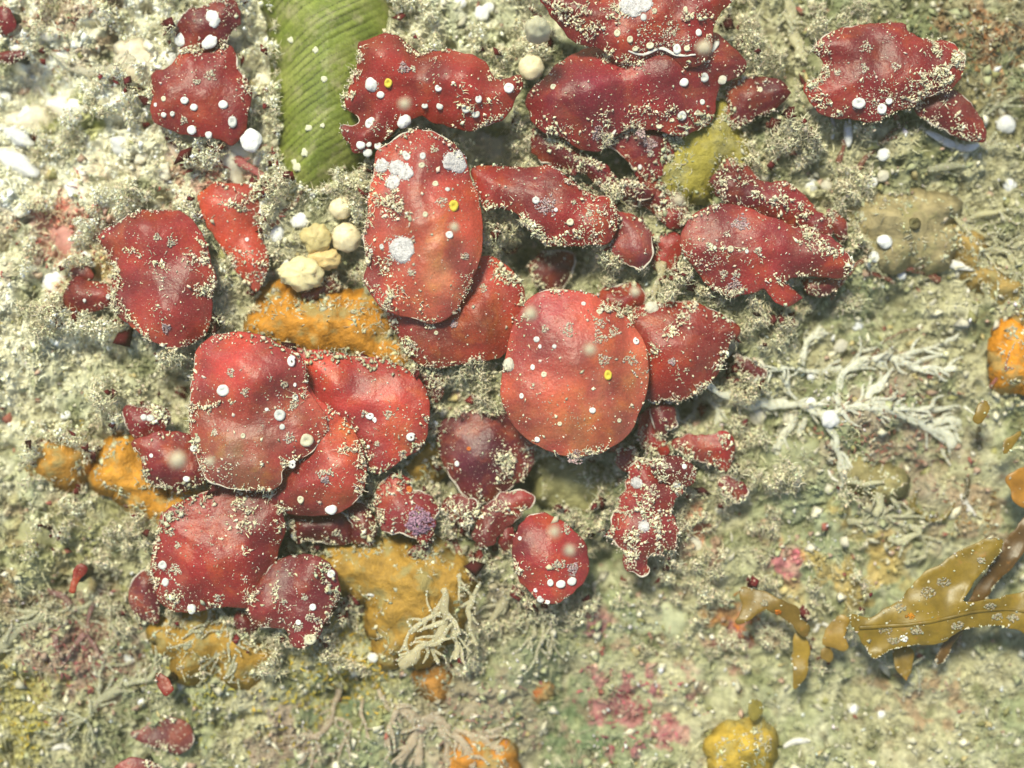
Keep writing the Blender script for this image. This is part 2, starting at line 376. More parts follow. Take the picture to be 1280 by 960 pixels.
    def raster(s, lift=0.0):
        mn = s.poly.min(0); mx = s.poly.max(0)
        i0, i1 = [int(np.clip((v - zy[0]) / ZS, 0, len(zy) - 1)) for v in (mn[1], mx[1])]
        j0, j1 = [int(np.clip((v - zx[0]) / ZS, 0, len(zx) - 1)) for v in (mn[0], mx[0])]
        if i1 <= i0 or j1 <= j0: return
        x = ZX[i0:i1 + 1, j0:j1 + 1]; y = ZY[i0:i1 + 1, j0:j1 + 1]; m = inside(s.poly, x, y)
        if not m.any(): return
        z = ZT[i0:i1 + 1, j0:j1 + 1]; z[m] = np.maximum(z[m], s.h(x[m], y[m]) + lift)
    def sample(s, n):
        mn = s.poly.min(0); mx = s.poly.max(0); x = R.uniform(mn[0], mx[0], n * 3); y = R.uniform(mn[1], mx[1], n * 3)
        m = inside(s.poly, x, y); return x[m][:n], y[m][:n]

def tube(path, rads, sides=6, flat=1.0, cap=True):
    p = np.array(path, float); n = len(p); r = np.array(rads, float) if np.ndim(rads) else np.full(n, float(rads))
    t = np.gradient(p, axis=0); t /= np.linalg.norm(t, axis=1)[:, None] + 1e-9
    up = np.array([0, 0, 1.]); V = []
    for i in range(n):
        u = np.cross(up, t[i]); L = np.linalg.norm(u); u = u / L if L > 1e-3 else np.array([1., 0, 0]); w = np.cross(t[i], u)
        for k in range(sides):
            a = 2 * math.pi * k / sides; V.append(p[i] + r[i] * (math.cos(a) * u + flat * math.sin(a) * w))
    F = [(i * sides + k, i * sides + (k + 1) % sides, (i + 1) * sides + (k + 1) % sides, (i + 1) * sides + k) for i in range(n - 1) for k in range(sides)]
    T = []
    if cap:
        V.append(p[0] - t[0] * r[0] * .4); V.append(p[-1] + t[-1] * r[-1] * .5); a, b_ = len(V) - 2, len(V) - 1
        for k in range(sides):
            T.append((a, (k + 1) % sides, k)); T.append((b_, (n - 1) * sides + k, (n - 1) * sides + (k + 1) % sides))
    return np.array(V), [np.array(F), np.array(T).reshape(-1, 3)]

# small epibionts: chalky disc with rim and pore; coiled tube worm
def disc_mesh(r, h, rim=True, seed=0, jag=.12, ns=16):
    rs = [(1.0, 0), (.97, .55), (.78, .95), (.5, .8 if rim else 1.0), (.22, .55 if rim else 1.05), (0.1, .25 if rim else 1.05)]
    V = []; 
    for i, (q, z) in enumerate(rs):
        for k in range(ns):
            a = 2 * math.pi * k / ns; j = 1 + jag * (pn(np.array(math.cos(a) * 1.3 + seed * 3.1), np.array(math.sin(a) * 1.3), seed) * 2.0 + R.normal(0, .14)) * (1 if q > .4 else .5)
            V.append((r * q * j * math.cos(a), r * q * j * math.sin(a), h * z))
    V.append((0, 0, h * (.15 if rim else 1.0))); F = []; T = []
    for i in range(len(rs) - 1):
        for k in range(ns): F.append((i * ns + k, i * ns + (k + 1) % ns, (i + 1) * ns + (k + 1) % ns, (i + 1) * ns + k))
    l = (len(rs) - 1) * ns
    for k in range(ns): T.append((l + k, l + (k + 1) % ns, len(V) - 1))
    return np.array(V), [np.array(F), np.array(T)]
def coil_mesh(r, seed=0):
    k = 26; rr = np.random.RandomState(seed); a0 = rr.uniform(0, 6.28); th = np.linspace(0, 2 * math.pi * 1.6, k)
    q = r * (.72 - .5 * th / th[-1]); pth = np.column_stack([q * np.cos(th + a0), q * np.sin(th + a0), r * .25 + 0 * th + .12 * r * th / th[-1]])
    return tube(pth, np.linspace(.30, .2, k) * r, 6)
# ------------------------------------------------------------------ red fronds
FR = []
def frond(label, px, z, col=(.33, .035, .03), worms=(), silt=1.0, rim=.5, stalk=True, group=None, glow=(), **k):
    k.setdefault('rag', .034); k['dome'] = k.get('dome', .25) * .85; k['dw'] = k.get('dw', .35) * .8; k.setdefault('curl', .03); k.setdefault('wave', .085)
    z = .26 + .72 * z; seed = len(FR) + 1; s = Sheet(px, z, seed=seed, **k)
    base = (s.c[0], s.c[1], float(ground_h(np.array(s.c[0]), np.array(s.c[1]))))
    T_ = empty('red_seaweed_frond', base, label, 'seaweed frond', group)
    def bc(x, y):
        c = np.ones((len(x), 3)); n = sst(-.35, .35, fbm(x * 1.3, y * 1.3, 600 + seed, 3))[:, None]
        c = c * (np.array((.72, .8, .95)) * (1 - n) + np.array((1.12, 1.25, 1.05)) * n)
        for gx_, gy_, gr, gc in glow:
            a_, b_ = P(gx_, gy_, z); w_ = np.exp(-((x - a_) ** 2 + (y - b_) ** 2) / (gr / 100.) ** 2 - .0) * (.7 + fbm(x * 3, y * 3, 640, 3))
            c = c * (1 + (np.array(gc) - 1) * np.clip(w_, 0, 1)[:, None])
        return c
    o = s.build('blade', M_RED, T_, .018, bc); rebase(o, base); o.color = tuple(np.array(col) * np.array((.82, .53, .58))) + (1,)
    s.raster(); FR.append(s)
    # stalk from the rock to the underside
    zc = float(s.h(np.array([s.c[0]]), np.array([s.c[1]]))[0])
    if inside(s.poly, np.array([s.c[0]]), np.array([s.c[1]]))[0] and zc - .05 > base[2]:
        V, F = tube([(s.c[0] + .05, s.c[1] + .06, base[2] - .1), (s.c[0] + .03, s.c[1] + .02, (base[2] + zc) / 2), (s.c[0], s.c[1], zc - .10)], [.09, .06, .07])
        so_ = mk('stalk', V, F, M_RED, T_); rebase(so_, base); so_.color = col + (1,)
    # silt lying on the blade: fine everywhere, clumped where the noise says so, denser on the lower half
    n = int(1150 * s.area * silt) + 10
    x, y = s.sample(n * 3)
    if len(x):
        cl = fbm(x * 1.6, y * 1.6, 300 + seed, 3) + .45 * pn(x * 8, y * 8, 331)
        ylow = (s.c[1] - y) / (np.ptp(s.poly[:, 1]) + .1)
        m = R.uniform(0, 1, len(x)) < np.clip(.01 + .6 * sst(.12, .75, cl + .35 * ylow), 0, 1) * .6
        x, y = x[m], y[m]
        fx, fy = s.sample(int(60 * s.area * (.6 + silt))); x = np.concatenate([x, fx]); y = np.concatenate([y, fy])
    # grains on the edge
    e = smooth_outline(s.poly, .02, 0); pick = pn(e[:, 0] * 1.7, e[:, 1] * 1.7, 350 + seed) + .5 * pn(e[:, 0] * 7, e[:, 1] * 7, 351) > (.42 - .5 * rim)
    e = np.repeat(e[pick & (R.uniform(0, 1, len(e)) < .8 * min(1, silt + .3))], 2 + int(rim * 3), 0)
    if len(e): e = e + R.normal(0, .013 + .006 * silt, e.shape)
    xa = np.concatenate([x, e[:, 0]]) if len(e) else x; ya = np.concatenate([y, e[:, 1]]) if len(e) else y
    if len(xa) > 3:
        z_ = s.h(xa, ya); size = np.exp(R.normal(-4.8, .45, len(xa))); size = np.clip(size, .0045, .03)
        big = R.uniform(0, 1, len(xa)) < .04; size[big] *= 1.8
        nf = len(xa) // 6
        p1 = np.column_stack([xa, ya, z_ + size * .3])
        A = (crumbs(p1, size, .5, .4), tint(len(xa), (.64, .56, .42), .25, .06))
        B = (fibres(p1[:nf], R.uniform(.02, .055, nf), R.uniform(.004, .008, nf), .1), tint(nf, (.58, .53, .38), .2))
        V, F, Cc = join(A, B); q = mk('silt', V, F, M_FLUFF, T_, cols=Cc); rebase(q, base); q['kind'] = 'stuff'
    # pale worn rim, only along stretches of the edge
    e = smooth_outline(s.poly, .03, 0); keep = (pn(e[:, 0] * 1.1, e[:, 1] * 1.1, 380 + seed) > (.5 - .75 * rim)) & (pn(e[:, 0] * 5, e[:, 1] * 5, 381) > -.12)
    keep &= np.ones(len(e), bool)
    runs = []; cur = []
    for i in range(len(e)):
        if keep[i]: cur.append(i)
        elif cur: runs.append(cur); cur = []
    if cur: runs.append(cur)
    for run in runs:
        if len(run) < 5: continue
        q = e[run]; zz = s.h(q[:, 0], q[:, 1]) + .002; rad = .009 * (1 + 2.0 * pn(q[:, 0] * 6, q[:, 1] * 6, 390)) * np.minimum(1, np.minimum(np.arange(len(q)) + 1, len(q) - np.arange(len(q))) / 5.)
        V, F = tube(np.column_stack([q, zz]), np.maximum(rad, .003), 5); q_ = mk('pale_rim', V, F, M_WHITE, T_); rebase(q_, base); q_.color = (.62, .55, .45, 1)
    for w in worms:
        wx, wy, wr, kind = w; X_, Y_ = P(wx, wy, z); z_ = float(s.h(np.array([X_]), np.array([Y_]))[0]); r = wr / 100.
        cols = {'w': (.76, .75, .70), 'c': (.72, .66, .46), 'b': (.56, .48, .36), 'y': (.62, .48, .05), 'g': (.46, .33, .32), 'o': (.5, .12, .02)}
        if kind == 'r': V, F = coil_mesh(r, int(wx)); nm = 'coiled_tube_worm'; c_ = (.80, .78, .74)
        elif kind in 'bg':
            nb_ = int(14 + 5 * wr) if kind == 'b' else int(20 + 9 * wr); aa = R.uniform(0, 6.28, nb_); rr_ = r * np.sqrt(R.uniform(0, 1, nb_)) * (1 + .25 * np.sin(aa * 3 + wx))
            ax_, ay_ = X_ + rr_ * np.cos(aa), Y_ + rr_ * np.sin(aa); cp = crumbs(np.column_stack([ax_, ay_, s.h(ax_, ay_) + .006]), R.uniform(.009, .019, nb_) * (1 if kind == 'b' else 1.1), .35, .3)
            V, F, Cc = join((cp, tint(nb_, cols[kind], .15))); q_ = mk('crust_patch', V, F, M_FLUFF, T_, cols=Cc); rebase(q_, base); q_['kind'] = 'stuff'; continue
        elif kind == 'L':
            nb_ = int(30 + 16 * wr); aa = R.uniform(0, 6.28, nb_); rr_ = r * np.sqrt(R.uniform(0, 1, nb_)) * (1 + .16 * np.sin(aa * 3 + wx) + .08 * np.sin(aa * 7 + wx))
            ax_, ay_ = X_ + rr_ * np.cos(aa), Y_ + rr_ * np.sin(aa); cp = crumbs(np.column_stack([ax_, ay_, s.h(ax_, ay_) + .012 + (.06 if kind == 'L' else .02) * (1 - (rr_ / r) ** 2)]), R.uniform(.012, .030, nb_), .45, .25)
            V, F, Cc = join((cp, tint(nb_, (.40, .22, .30) if kind == 'L' else (.76, .70, .68), .07, .03))); q_ = mk('lilac_crust' if kind == 'L' else 'white_crust', V, F, M_FLUFF, T_, cols=Cc); rebase(q_, base); q_['kind'] = 'stuff'; continue
        elif kind == 'C':
            V, F = disc_mesh(r * .95, .024, False, int(wx), .16, 30); V = V + np.array([X_, Y_, 0]); V[:, 2] += s.h(V[:, 0], V[:, 1]); q_ = mk('white_crust', V, F, M_CRUST, T_); rebase(q_, base); q_.color = (.74, .69, .67, 1); nb_ = int(8 * wr); aa = R.uniform(0, 6.28, nb_); rq_ = r * R.normal(.88, .12, nb_)
            ax_, ay_ = X_ + rq_ * np.cos(aa), Y_ + rq_ * np.sin(aa); cp = crumbs(np.column_stack([ax_, ay_, s.h(ax_, ay_) + .006]), R.uniform(.006, .016, nb_), .4, .3)
            V, F, Cc = join((cp, tint(nb_, (.66, .61, .58), .1, .03))); q_ = mk('crust_edge', V, F, M_FLUFF, T_, cols=Cc); rebase(q_, base); q_['kind'] = 'stuff'; continue
        elif kind == 'never': V, F = disc_mesh(r, .03, False, int(wx), .13, 30); nm = 'white_crust'; c_ = (.74, .70, .70)
        else: V, F = disc_mesh(r * .88, r * .42, kind in 'yc' or int(wx) % 2 == 0, int(wx), .07); nm = 'white_tube_worm' if kind == 'w' else 'yellow_tube_worm'; c_ = cols[kind]
        kx = R.uniform(.75, 1.15); V = V * np.array([kx, 1.0, 1.0]); c_ = tuple(np.array(c_) * R.uniform(.68, 1.0)) if kind in 'wcr' else c_
        V = V + np.array([X_, Y_, z_]); q_ = mk(nm, V, F, M_WHITE, T_); rebase(q_, base); q_.color = c_ + (1,)
    return s
DK = (.17, .016, .022); MD = (.25, .022, .024); BR = (.42, .050, .036); OR = (.46, .075, .045); PU = (.15, .022, .035)

# --- lowest layer first
frond('dark purple frond deep under the left edge of the big round frond', [(545,540),(570,520),(615,510),(648,525),(668,560),(660,592),(640,612),(605,634),(585,622),(562,602),(552,580)], .35, PU,
      [(543,530,4,'w'),(586,561,3,'o'),(571,580,4,'w')], 1.3)
frond('dark scrap of frond in the crevice above the big round frond', [(662,330),(688,310),(716,318),(714,348),(695,362),(670,352)], .1, (.14,.02,.02), (), 1.6)
frond('small dark half moon frond tucked above the big round frond', [(750,368),(772,355),(800,354),(810,368),(802,385),(780,396),(757,384)], .45, MD, (), 1.2)
frond('narrow dark frond peeping from behind the left side of the lower left frond', [(157,742),(168,718),(190,718),(196,765),(188,782),(162,768)], .35, PU, (), 1.6)
frond('brownish maroon frond under the cream sponge lump', [(375,368),(395,352),(418,340),(420,358),(407,370),(388,378)], .35, (.16,.04,.035), (), .5)
frond('small plum frond hanging below the long top frond', [(765,145),(850,145),(848,182),(840,202),(822,222),(802,224),(788,205),(772,185),(758,176)], .5, DK,
      [(801,207,4,'w'),(812,180,8,'g'),(814,192,4,'b')], .35, dome=.2)
frond('narrow maroon frond under the lowest edge of the paired fronds', [(357,640),(400,640),(432,646),(440,666),(433,681),(415,683),(385,679),(368,683),(358,668)], .45, DK, [(365,671,5,'w'),(419,668,5,'b')], .5)
frond('tattered little maroon frond left of the lilac crusted frond', [(435,637),(452,638),(469,652),(467,678),(453,684),(441,679),(436,662)], .45, DK, (), 1.2, rag=.075)
frond('silt covered frond with a lilac crust on its lower corner', [(468,622),(480,602),(500,596),(518,607),(534,620),(543,643),(541,668),(528,683),(506,673),(485,667),(470,650)], .6, MD,
      [(524,653,16,'L'),(510,613,5,'o')], 2.0, rag=.075)
frond('small dark red tip below the lilac crusted frond', [(510,690),(530,682),(546,690),(536,708),(520,713)], .35, DK, (), 1.8, rag=.04)
frond('ragged rosy frond between the dark purple one and the small round one', [(600,642),(622,620),(655,614),(667,632),(642,654),(624,670),(613,685),(592,676)], .5, (.30,.05,.045), (), 1.8, rag=.06)
frond('frond fragment low at the right edge of the big round frond', [(800,520),(825,505),(832,516),(823,545),(836,566),(812,562),(798,545)], .3, MD, (), 2., rag=.075)
frond('ragged red frond with pale fringe right of the folded silty frond', [(843,552),(865,548),(888,544),(906,540),(924,556),(918,580),(905,589),(888,577),(866,574),(846,566)], .5, MD, (), 2.0, rag=.06)
frond('tiny crusty red scrap at the far right tip of the ragged frond', [(898,606),(912,597),(936,611),(928,627),(910,624)], .35, DK, (), 2.6, rag=.075)
frond('small dark red leaf with white outline right of the pointed frond', [(924,444),(932,447),(943,453),(961,465),(955,472),(937,467)], .4, (.12,.02,.02), (), 1.0, rim=.9)
frond('bright red scrap between the small purple frond and the broad right frond', [(817,296),(838,286),(856,297),(852,316),(840,336),(818,331)], .5, BR, (), 1.6, rag=.03)
frond('dark strip of frond under silt above the small purple frond', [(770,232),(798,224),(835,232),(856,252),(838,268),(812,262),(786,256)], .5, DK, (), 2.4, rag=.075)
frond('maroon strip buried in silt below the left end of the long top frond', [(664,158),(690,160),(722,182),(752,205),(788,236),(770,246),(738,226),(700,205),(668,185)], .55, DK, (), 3.0, rag=.075)
frond('dark ridged frond below the right end of the silty oval frond', [(1143,127),(1177,108),(1194,110),(1221,135),(1234,158),(1232,176),(1200,168),(1165,153)], .5, (.14,.018,.018), (), 1.6, dome=.12)
frond('small red frond left of the silty oval frond', [(912,104),(938,92),(962,92),(992,108),(987,122),(962,137),(948,142),(933,154),(910,157),(913,130)], .55, DK, [(952,110,4,'c')], 1.3)
frond('dusty rose frond right of the yellow sponge', [(885,218),(905,198),(922,194),(944,216),(958,234),(940,244),(905,236)], .5, (.27,.06,.05), (), 1.0)
frond('silt caked dark frond on top of the broad right frond', [(893,232),(915,205),(945,222),(985,224),(1010,243),(1036,268),(1042,298),(1015,296),(985,282),(948,270),(910,254)], .8, DK, (), 3.0, rag=.06)
frond('small left frond nub sticking out beside the pink crust', [(74,372),(90,344),(107,351),(130,357),(140,372),(120,387),(87,388)], .6, MD, [(132,370,4,'w'),(103,375,3,'w')], .8)
frond('orange tinged frond above the left orange sponge', [(243,238),(280,226),(315,236),(322,280),(331,328),(319,362),(302,352),(284,322),(262,292),(250,265)], .6, (.42,.07,.04), [(306,298,3,'w'),(304,260,3,'b')], 1.3)
frond('dark red patch above the white beaded frond at top left', [(213,42),(222,12),(250,2),(290,-6),(293,24),(276,50),(250,62),(222,62)], .6, DK, (), 1.6, rag=.075)
frond('dull red frond low at the bottom left of the seabed', [(162,920),(188,910),(220,898),(242,926),(226,944),(200,938)], -.05, (.20,.06,.055), (), 2.6, dome=.08)
frond('blurred red flap at the bottom edge beside dull red frond', [(140,965),(160,950),(190,955),(205,975),(150,985)], .2, (.22,.04,.04), (), .4, dome=.08)
frond('tiny brick red leaf standing alone in the lower left turf', [(195,846),(210,852),(216,863),(207,872),(199,864)], .5, (.30,.035,.02), (), 0, rim=0, dome=.05)
frond('thin red leaf among mauve turf left of the lower left frond', [(84,740),(88,728),(96,708),(108,710),(99,724),(92,742)], .4, (.30,.035,.02), (), 0, rim=0, dome=.05)
frond('tiny red scrap on the left edge under a white bead', [(-8,5),(8,8),(14,26),(4,36),(-8,34)], .5, DK, (), 1.0)
frond('tiny maroon scrap lower on the top left edge', [(-8,62),(10,60),(25,62),(14,70),(-8,72)], .5, DK, (), 1.2)
frond('silt caked frond above the dark lobe left of centre', [(150,512),(172,506),(202,512),(209,530),(192,546),(160,546)], .6, MD, [(177,522,5,'w'),(185,523,5,'w')], 2.6, rag=.04)
frond('deep maroon rounded lobe beside the orange sponge left of centre', [(162,552),(195,541),(222,541),(242,556),(252,580),(256,600),(240,610),(220,616),(190,608),(175,592),(171,572)], .75, DK,
      [(187,570,3,'w'),(231,599,5,'w'),(177,575,4,'b')], .25, rim=.2)
frond('ragged maroon scrap in the gap right of the big round frond foot', [(815,505),(842,512),(850,528),(838,545),(822,540)], .45, DK, (), 2.6, rag=.07)
frond('small maroon scrap between the round frond and the silty folded frond', [(770,566),(790,556),(805,572),(798,592),(780,590)], .4, DK, (), 2.4, rag=.07)
frond('dark red scrap above the bright red scrap, under silt', [(826,262),(850,256),(868,268),(858,286),(838,284)], .55, MD, (), 2.4, rag=.06)
frond('maroon shred in the silt below the plum frond', [(776,228),(800,226),(822,232),(815,244),(790,246)], .7, DK, (), 2.4, rag=.06)
frond('small red shred left of the ragged rosy frond', [(556,630),(575,622),(592,636),(588,656),(566,652)], .5, MD, (), 2.6, rag=.07)
frond('narrow red shred below the ragged rosy frond', [(622,668),(636,660),(642,676),(634,690),(622,684)], .4, DK, (), 1.8, rag=.05)
frond('dark scrap of frond left of the big silty grey clump in the centre', [(526,470),(545,462),(558,478),(552,500),(534,498)], .5, (.18,.02,.025), (), 2.0, rag=.06)
frond('maroon shred under the right lower lobe of the broad right frond', [(1010,352),(1035,346),(1060,350),(1050,364),(1020,366)], .55, DK, (), 2.2, rag=.06)
frond('dark red shred at the tip of the broad right frond', [(1040,262),(1056,270),(1066,292),(1054,300),(1042,284)], .6, DK, (), 2.4, rag=.06)
frond('crusty red shred above the red frond nub at far left', [(78,338),(96,330),(112,338),(106,350),(86,350)], .5, (.34,.06,.05), (), 2.2, rag=.06)
frond('maroon scrap between the two lowest left fronds and the mustard sponge', [(292,768),(312,772),(322,788),(308,796),(292,786)], .4, DK, (), 2.0, rag=.05)
# --- middle layer
frond('broad frond with a pale worm scar at far left', [(118,298),(126,288),(142,277),(160,267),(185,260),(220,261),(238,278),(251,298),(258,320),(264,345),(262,375),(262,395),(258,408),(240,425),(212,436),(190,428),(170,415),(150,397),(138,384),(134,360),(136,337),(132,315)], .85, (.33,.045,.038),
      [(198,297,4,'b'),(215,302,6,'b'),(208,410,5,'g')], .9, bumps=((190,290,30,.12),(210,390,35,.14)))
frond('upper left frond dotted with white beads', [(225,60),(250,64),(284,52),(293,78),(305,100),(307,124),(301,160),(284,178),(267,172),(250,165),(215,162),(189,148),(184,120),(187,92),(206,84)], .8, (.26,.028,.024),
      [(230,125,5,'w'),(245,102,4,'b'),(262,92,7,'b'),(241,133,5,'w'),(277,129,6,'w'),(288,150,8,'w'),(203,142,4,'w'),(214,141,4,'w'),(237,160,7,'w'),(257,165,6,'w'),(204,123,4,'c'),(228,149,4,'b'),(192,129,3,'w')], .6, rim=.15)
frond('long dark crimson frond stretching across the top centre', [(660,133),(659,117),(677,97),(700,77),(722,58),(752,50),(800,40),(860,25),(892,30),(913,45),(930,62),(937,78),(928,90),(903,98),(901,118),(898,137),(885,152),(865,163),(840,164),(815,158),(790,157),(770,165),(752,180),(727,181),(712,171),(672,156)], .95, (.25,.026,.030),
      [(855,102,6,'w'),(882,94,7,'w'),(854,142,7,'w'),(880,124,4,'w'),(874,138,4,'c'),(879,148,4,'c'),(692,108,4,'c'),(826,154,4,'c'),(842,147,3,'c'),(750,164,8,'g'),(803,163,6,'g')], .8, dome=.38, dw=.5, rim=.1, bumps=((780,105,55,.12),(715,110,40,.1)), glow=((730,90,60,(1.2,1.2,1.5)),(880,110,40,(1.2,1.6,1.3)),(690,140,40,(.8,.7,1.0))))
frond('red frond under the tall central frond with orange glow', [(598,318),(632,332),(652,352),(655,395),(648,425),(625,446),(597,450),(572,457),(532,456),(510,443),(494,415),(480,385),(500,362),(550,340)], .8, (.34,.045,.028),
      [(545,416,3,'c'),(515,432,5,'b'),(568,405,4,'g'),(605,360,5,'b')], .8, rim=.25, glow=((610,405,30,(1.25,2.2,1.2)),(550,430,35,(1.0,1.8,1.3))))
frond('broad rounded frond right of the big left one and below the orange sponge', [(366,440),(372,436),(395,438),(440,445),(470,447),(495,457),(520,472),(533,492),(536,510),(531,547),(522,562),(505,572),(485,586),(468,592),(452,582),(430,555),(400,515),(376,480)], .8, (.42,.052,.042),
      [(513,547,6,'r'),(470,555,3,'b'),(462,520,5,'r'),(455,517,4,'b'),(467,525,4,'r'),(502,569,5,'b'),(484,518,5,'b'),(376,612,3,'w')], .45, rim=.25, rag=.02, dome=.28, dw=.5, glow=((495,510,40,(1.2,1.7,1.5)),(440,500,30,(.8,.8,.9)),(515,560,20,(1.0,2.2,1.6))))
frond('folded bulging frond squeezed between the two large left fronds', [(376,482),(396,500),(416,514),(431,528),(447,556),(455,580),(453,605),(446,623),(430,637),(410,646),(380,647),(355,643),(333,629),(345,600),(370,560)], .98, (.45,.06,.045),
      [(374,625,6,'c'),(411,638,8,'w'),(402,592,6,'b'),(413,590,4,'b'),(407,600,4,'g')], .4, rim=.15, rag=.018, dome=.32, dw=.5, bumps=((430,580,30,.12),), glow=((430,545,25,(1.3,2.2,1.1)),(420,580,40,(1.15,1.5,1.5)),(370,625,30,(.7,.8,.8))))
frond('lower left frond with a cap of pale silt along its top', [(204,642),(220,630),(240,624),(262,612),(285,608),(320,610),(338,620),(351,642),(352,665),(346,690),(336,712),(331,735),(322,757),(305,766),(275,763),(250,764),(225,769),(205,768),(195,757),(189,735),(184,712),(185,692),(192,665)], .85, (.30,.03,.028),
      [(200,708,6,'w'),(203,730,6,'w'),(217,714,8,'b'),(235,764,8,'w'),(270,751,7,'b'),(221,682,4,'b'),(211,667,5,'b')], 1.1, dome=.3, dw=.5, rim=.15)
frond('dark ragged frond at the lower end of the left cluster', [(328,720),(338,708),(355,700),(390,697),(405,704),(415,716),(420,732),(420,750),(412,767),(401,783),(396,800),(380,812),(367,813),(359,804),(356,791),(335,789),(320,786),(308,771),(312,750)], .8, (.22,.028,.032),
      [(412,719,6,'w'),(390,760,5,'w'),(387,773,6,'b'),(386,801,8,'c'),(371,785,6,'b'),(372,779,4,'w'),(380,748,4,'b'),(396,777,4,'b'),(354,753,3,'b')], 1.0, rim=.5)
frond('small round frond standing alone low in the middle', [(641,692),(644,668),(660,650),(680,644),(700,651),(722,669),(735,688),(737,714),(732,728),(720,743),(701,755),(684,756),(669,750),(653,730),(645,712)], .85, (.29,.035,.034),
      [(688,729,5,'w'),(701,731,6,'w'),(715,728,6,'w'),(676,751,5,'w'),(685,754,4,'w'),(670,740,3,'w'),(650,674,3,'w'),(695,706,5,'b'),(702,706,5,'b'),(716,712,7,'g'),(708,663,5,'b')], .3, rim=.45)
frond('leftward wavy frond with two humps beside the green ribbed blade', [(447,48),(465,40),(490,40),(508,52),(527,62),(545,61),(557,57),(577,62),(597,66),(610,75),(617,92),(632,94),(650,90),(653,104),(646,118),(630,142),(600,154),(570,156),(545,149),(527,141),(508,146),(495,156),(480,170),(462,186),(440,188),(431,172),(423,153),(445,148),(440,138),(429,126),(435,100),(442,80),(445,62)], 1.1, (.33,.036,.028),
      [(485,103,7,'y'),(475,117,5,'w'),(460,152,7,'w'),(449,178,6,'w'),(459,177,4,'w'),(457,187,6,'w'),(470,178,6,'w'),(548,110,5,'w'),(549,130,5,'w'),(636,108,7,'w'),(598,123,6,'w'),(582,134,6,'w'),(594,139,6,'w'),(505,85,6,'g'),(463,148,5,'w'),(530,129,4,'w'),(516,84,3,'b')], .6, dome=.34, dw=.4, rim=.3, bumps=((480,70,35,.15),(570,85,35,.12)))
frond('short wide frond between the tall central frond and the purple one', [(588,212),(600,206),(625,204),(665,205),(692,208),(715,224),(742,240),(762,246),(773,263),(770,284),(758,302),(738,303),(702,305),(680,302),(660,285),(648,268),(625,258),(605,262),(596,240)], .95, (.30,.033,.030),
      [(670,250,5,'w'),(683,257,12,'g'),(713,277,5,'c'),(737,266,4,'b'),(695,262,3,'w'),(717,252,3,'b')], 1.1, rim=.4)
frond('small purple frond with a pale pointed lower edge', [(772,266),(790,266),(810,281),(818,298),(816,321),(801,336),(780,326),(764,310),(768,290)], .8, (.27,.05,.06), (), .7, rim=.75)
frond('broad frond right of centre with scattered silt and two lower lobes', [(855,287),(864,270),(880,262),(900,255),(927,254),(960,268),(1000,282),(1040,295),(1060,312),(1073,326),(1067,341),(1047,346),(1010,342),(985,352),(998,362),(1010,371),(987,382),(967,371),(958,360),(938,367),(912,370),(890,356),(872,334),(856,316)], .95, (.33,.040,.038),
      [(927,278,10,'g'),(920,357,9,'g'),(910,292,4,'b'),(914,311,5,'c'),(934,314,3,'w'),(948,314,4,'b'),(922,341,5,'b'),(888,308,5,'b'),(906,342,5,'b')], 1.2, rim=.35)
frond('oval frond at upper right half covered by pale silt', [(1030,47),(1060,30),(1092,26),(1115,22),(1132,25),(1140,36),(1162,44),(1195,48),(1212,64),(1213,79),(1201,101),(1172,116),(1145,128),(1112,141),(1095,146),(1060,143),(1032,138),(1015,120),(1010,102),(1028,92),(1031,70),(1020,60)], .95, (.26,.028,.026),
      [(1084,58,7,'b'),(1076,127,8,'w'),(1106,133,8,'w'),(1114,124,5,'w'),(1049,87,4,'b'),(1082,84,5,'b'),(1120,83,5,'b')], 1.8, rim=.5)
# --- upper layer
frond('pointed frond crossed by a pale silt streak right of the big round frond', [(785,398),(795,388),(812,380),(832,377),(855,376),(880,382),(905,394),(928,412),(916,428),(908,450),(895,474),(866,494),(836,500),(808,496),(795,470),(786,430)], .72, (.27,.032,.020),
      [(840,452,4,'g')], 1.1, rim=.5, bumps=((850,440,35,.12),))
frond('silty folded frond standing low right of centre', [(790,588),(810,579),(832,590),(842,612),(852,614),(845,640),(847,670),(836,692),(812,699),(810,716),(788,714),(780,693),(757,674),(765,655),(776,636),(782,612)], .75, (.27,.034,.034),
      [(797,604,7,'C'),(816,612,6,'b'),(805,658,7,'C'),(792,688,6,'b')], 3.2, rag=.075, rim=.9)
frond('small dark rounded lobe on top of the silty folded frond', [(816,580),(832,570),(852,571),(867,584),(870,600),(855,613),(838,608),(824,600)], .9, (.22,.028,.024), [(857,584,4,'w'),(848,607,5,'w'),(832,582,5,'b')], 1.6, rim=.6)
frond('silt strewn frond with white lower rim at the very top', [(690,-20),(688,12),(700,26),(722,48),(747,54),(766,64),(782,73),(800,72),(822,66),(840,71),(865,77),(882,71),(893,55),(894,32),(905,8),(905,-20)], 1.3, (.25,.024,.022),
      [(805,20,5,'w'),(819,12,4,'c'),(788,48,5,'c'),(848,58,7,'w'),(860,58,4,'c'),(875,37,5,'w'),(866,18,4,'c'),(858,9,4,'c'),(814,53,5,'c'),(841,37,9,'b'),(772,40,5,'c'),(795,58,4,'c'),(790,6,14,'C'),(804,2,12,'C')], 1.8, dome=.3, rim=.3)
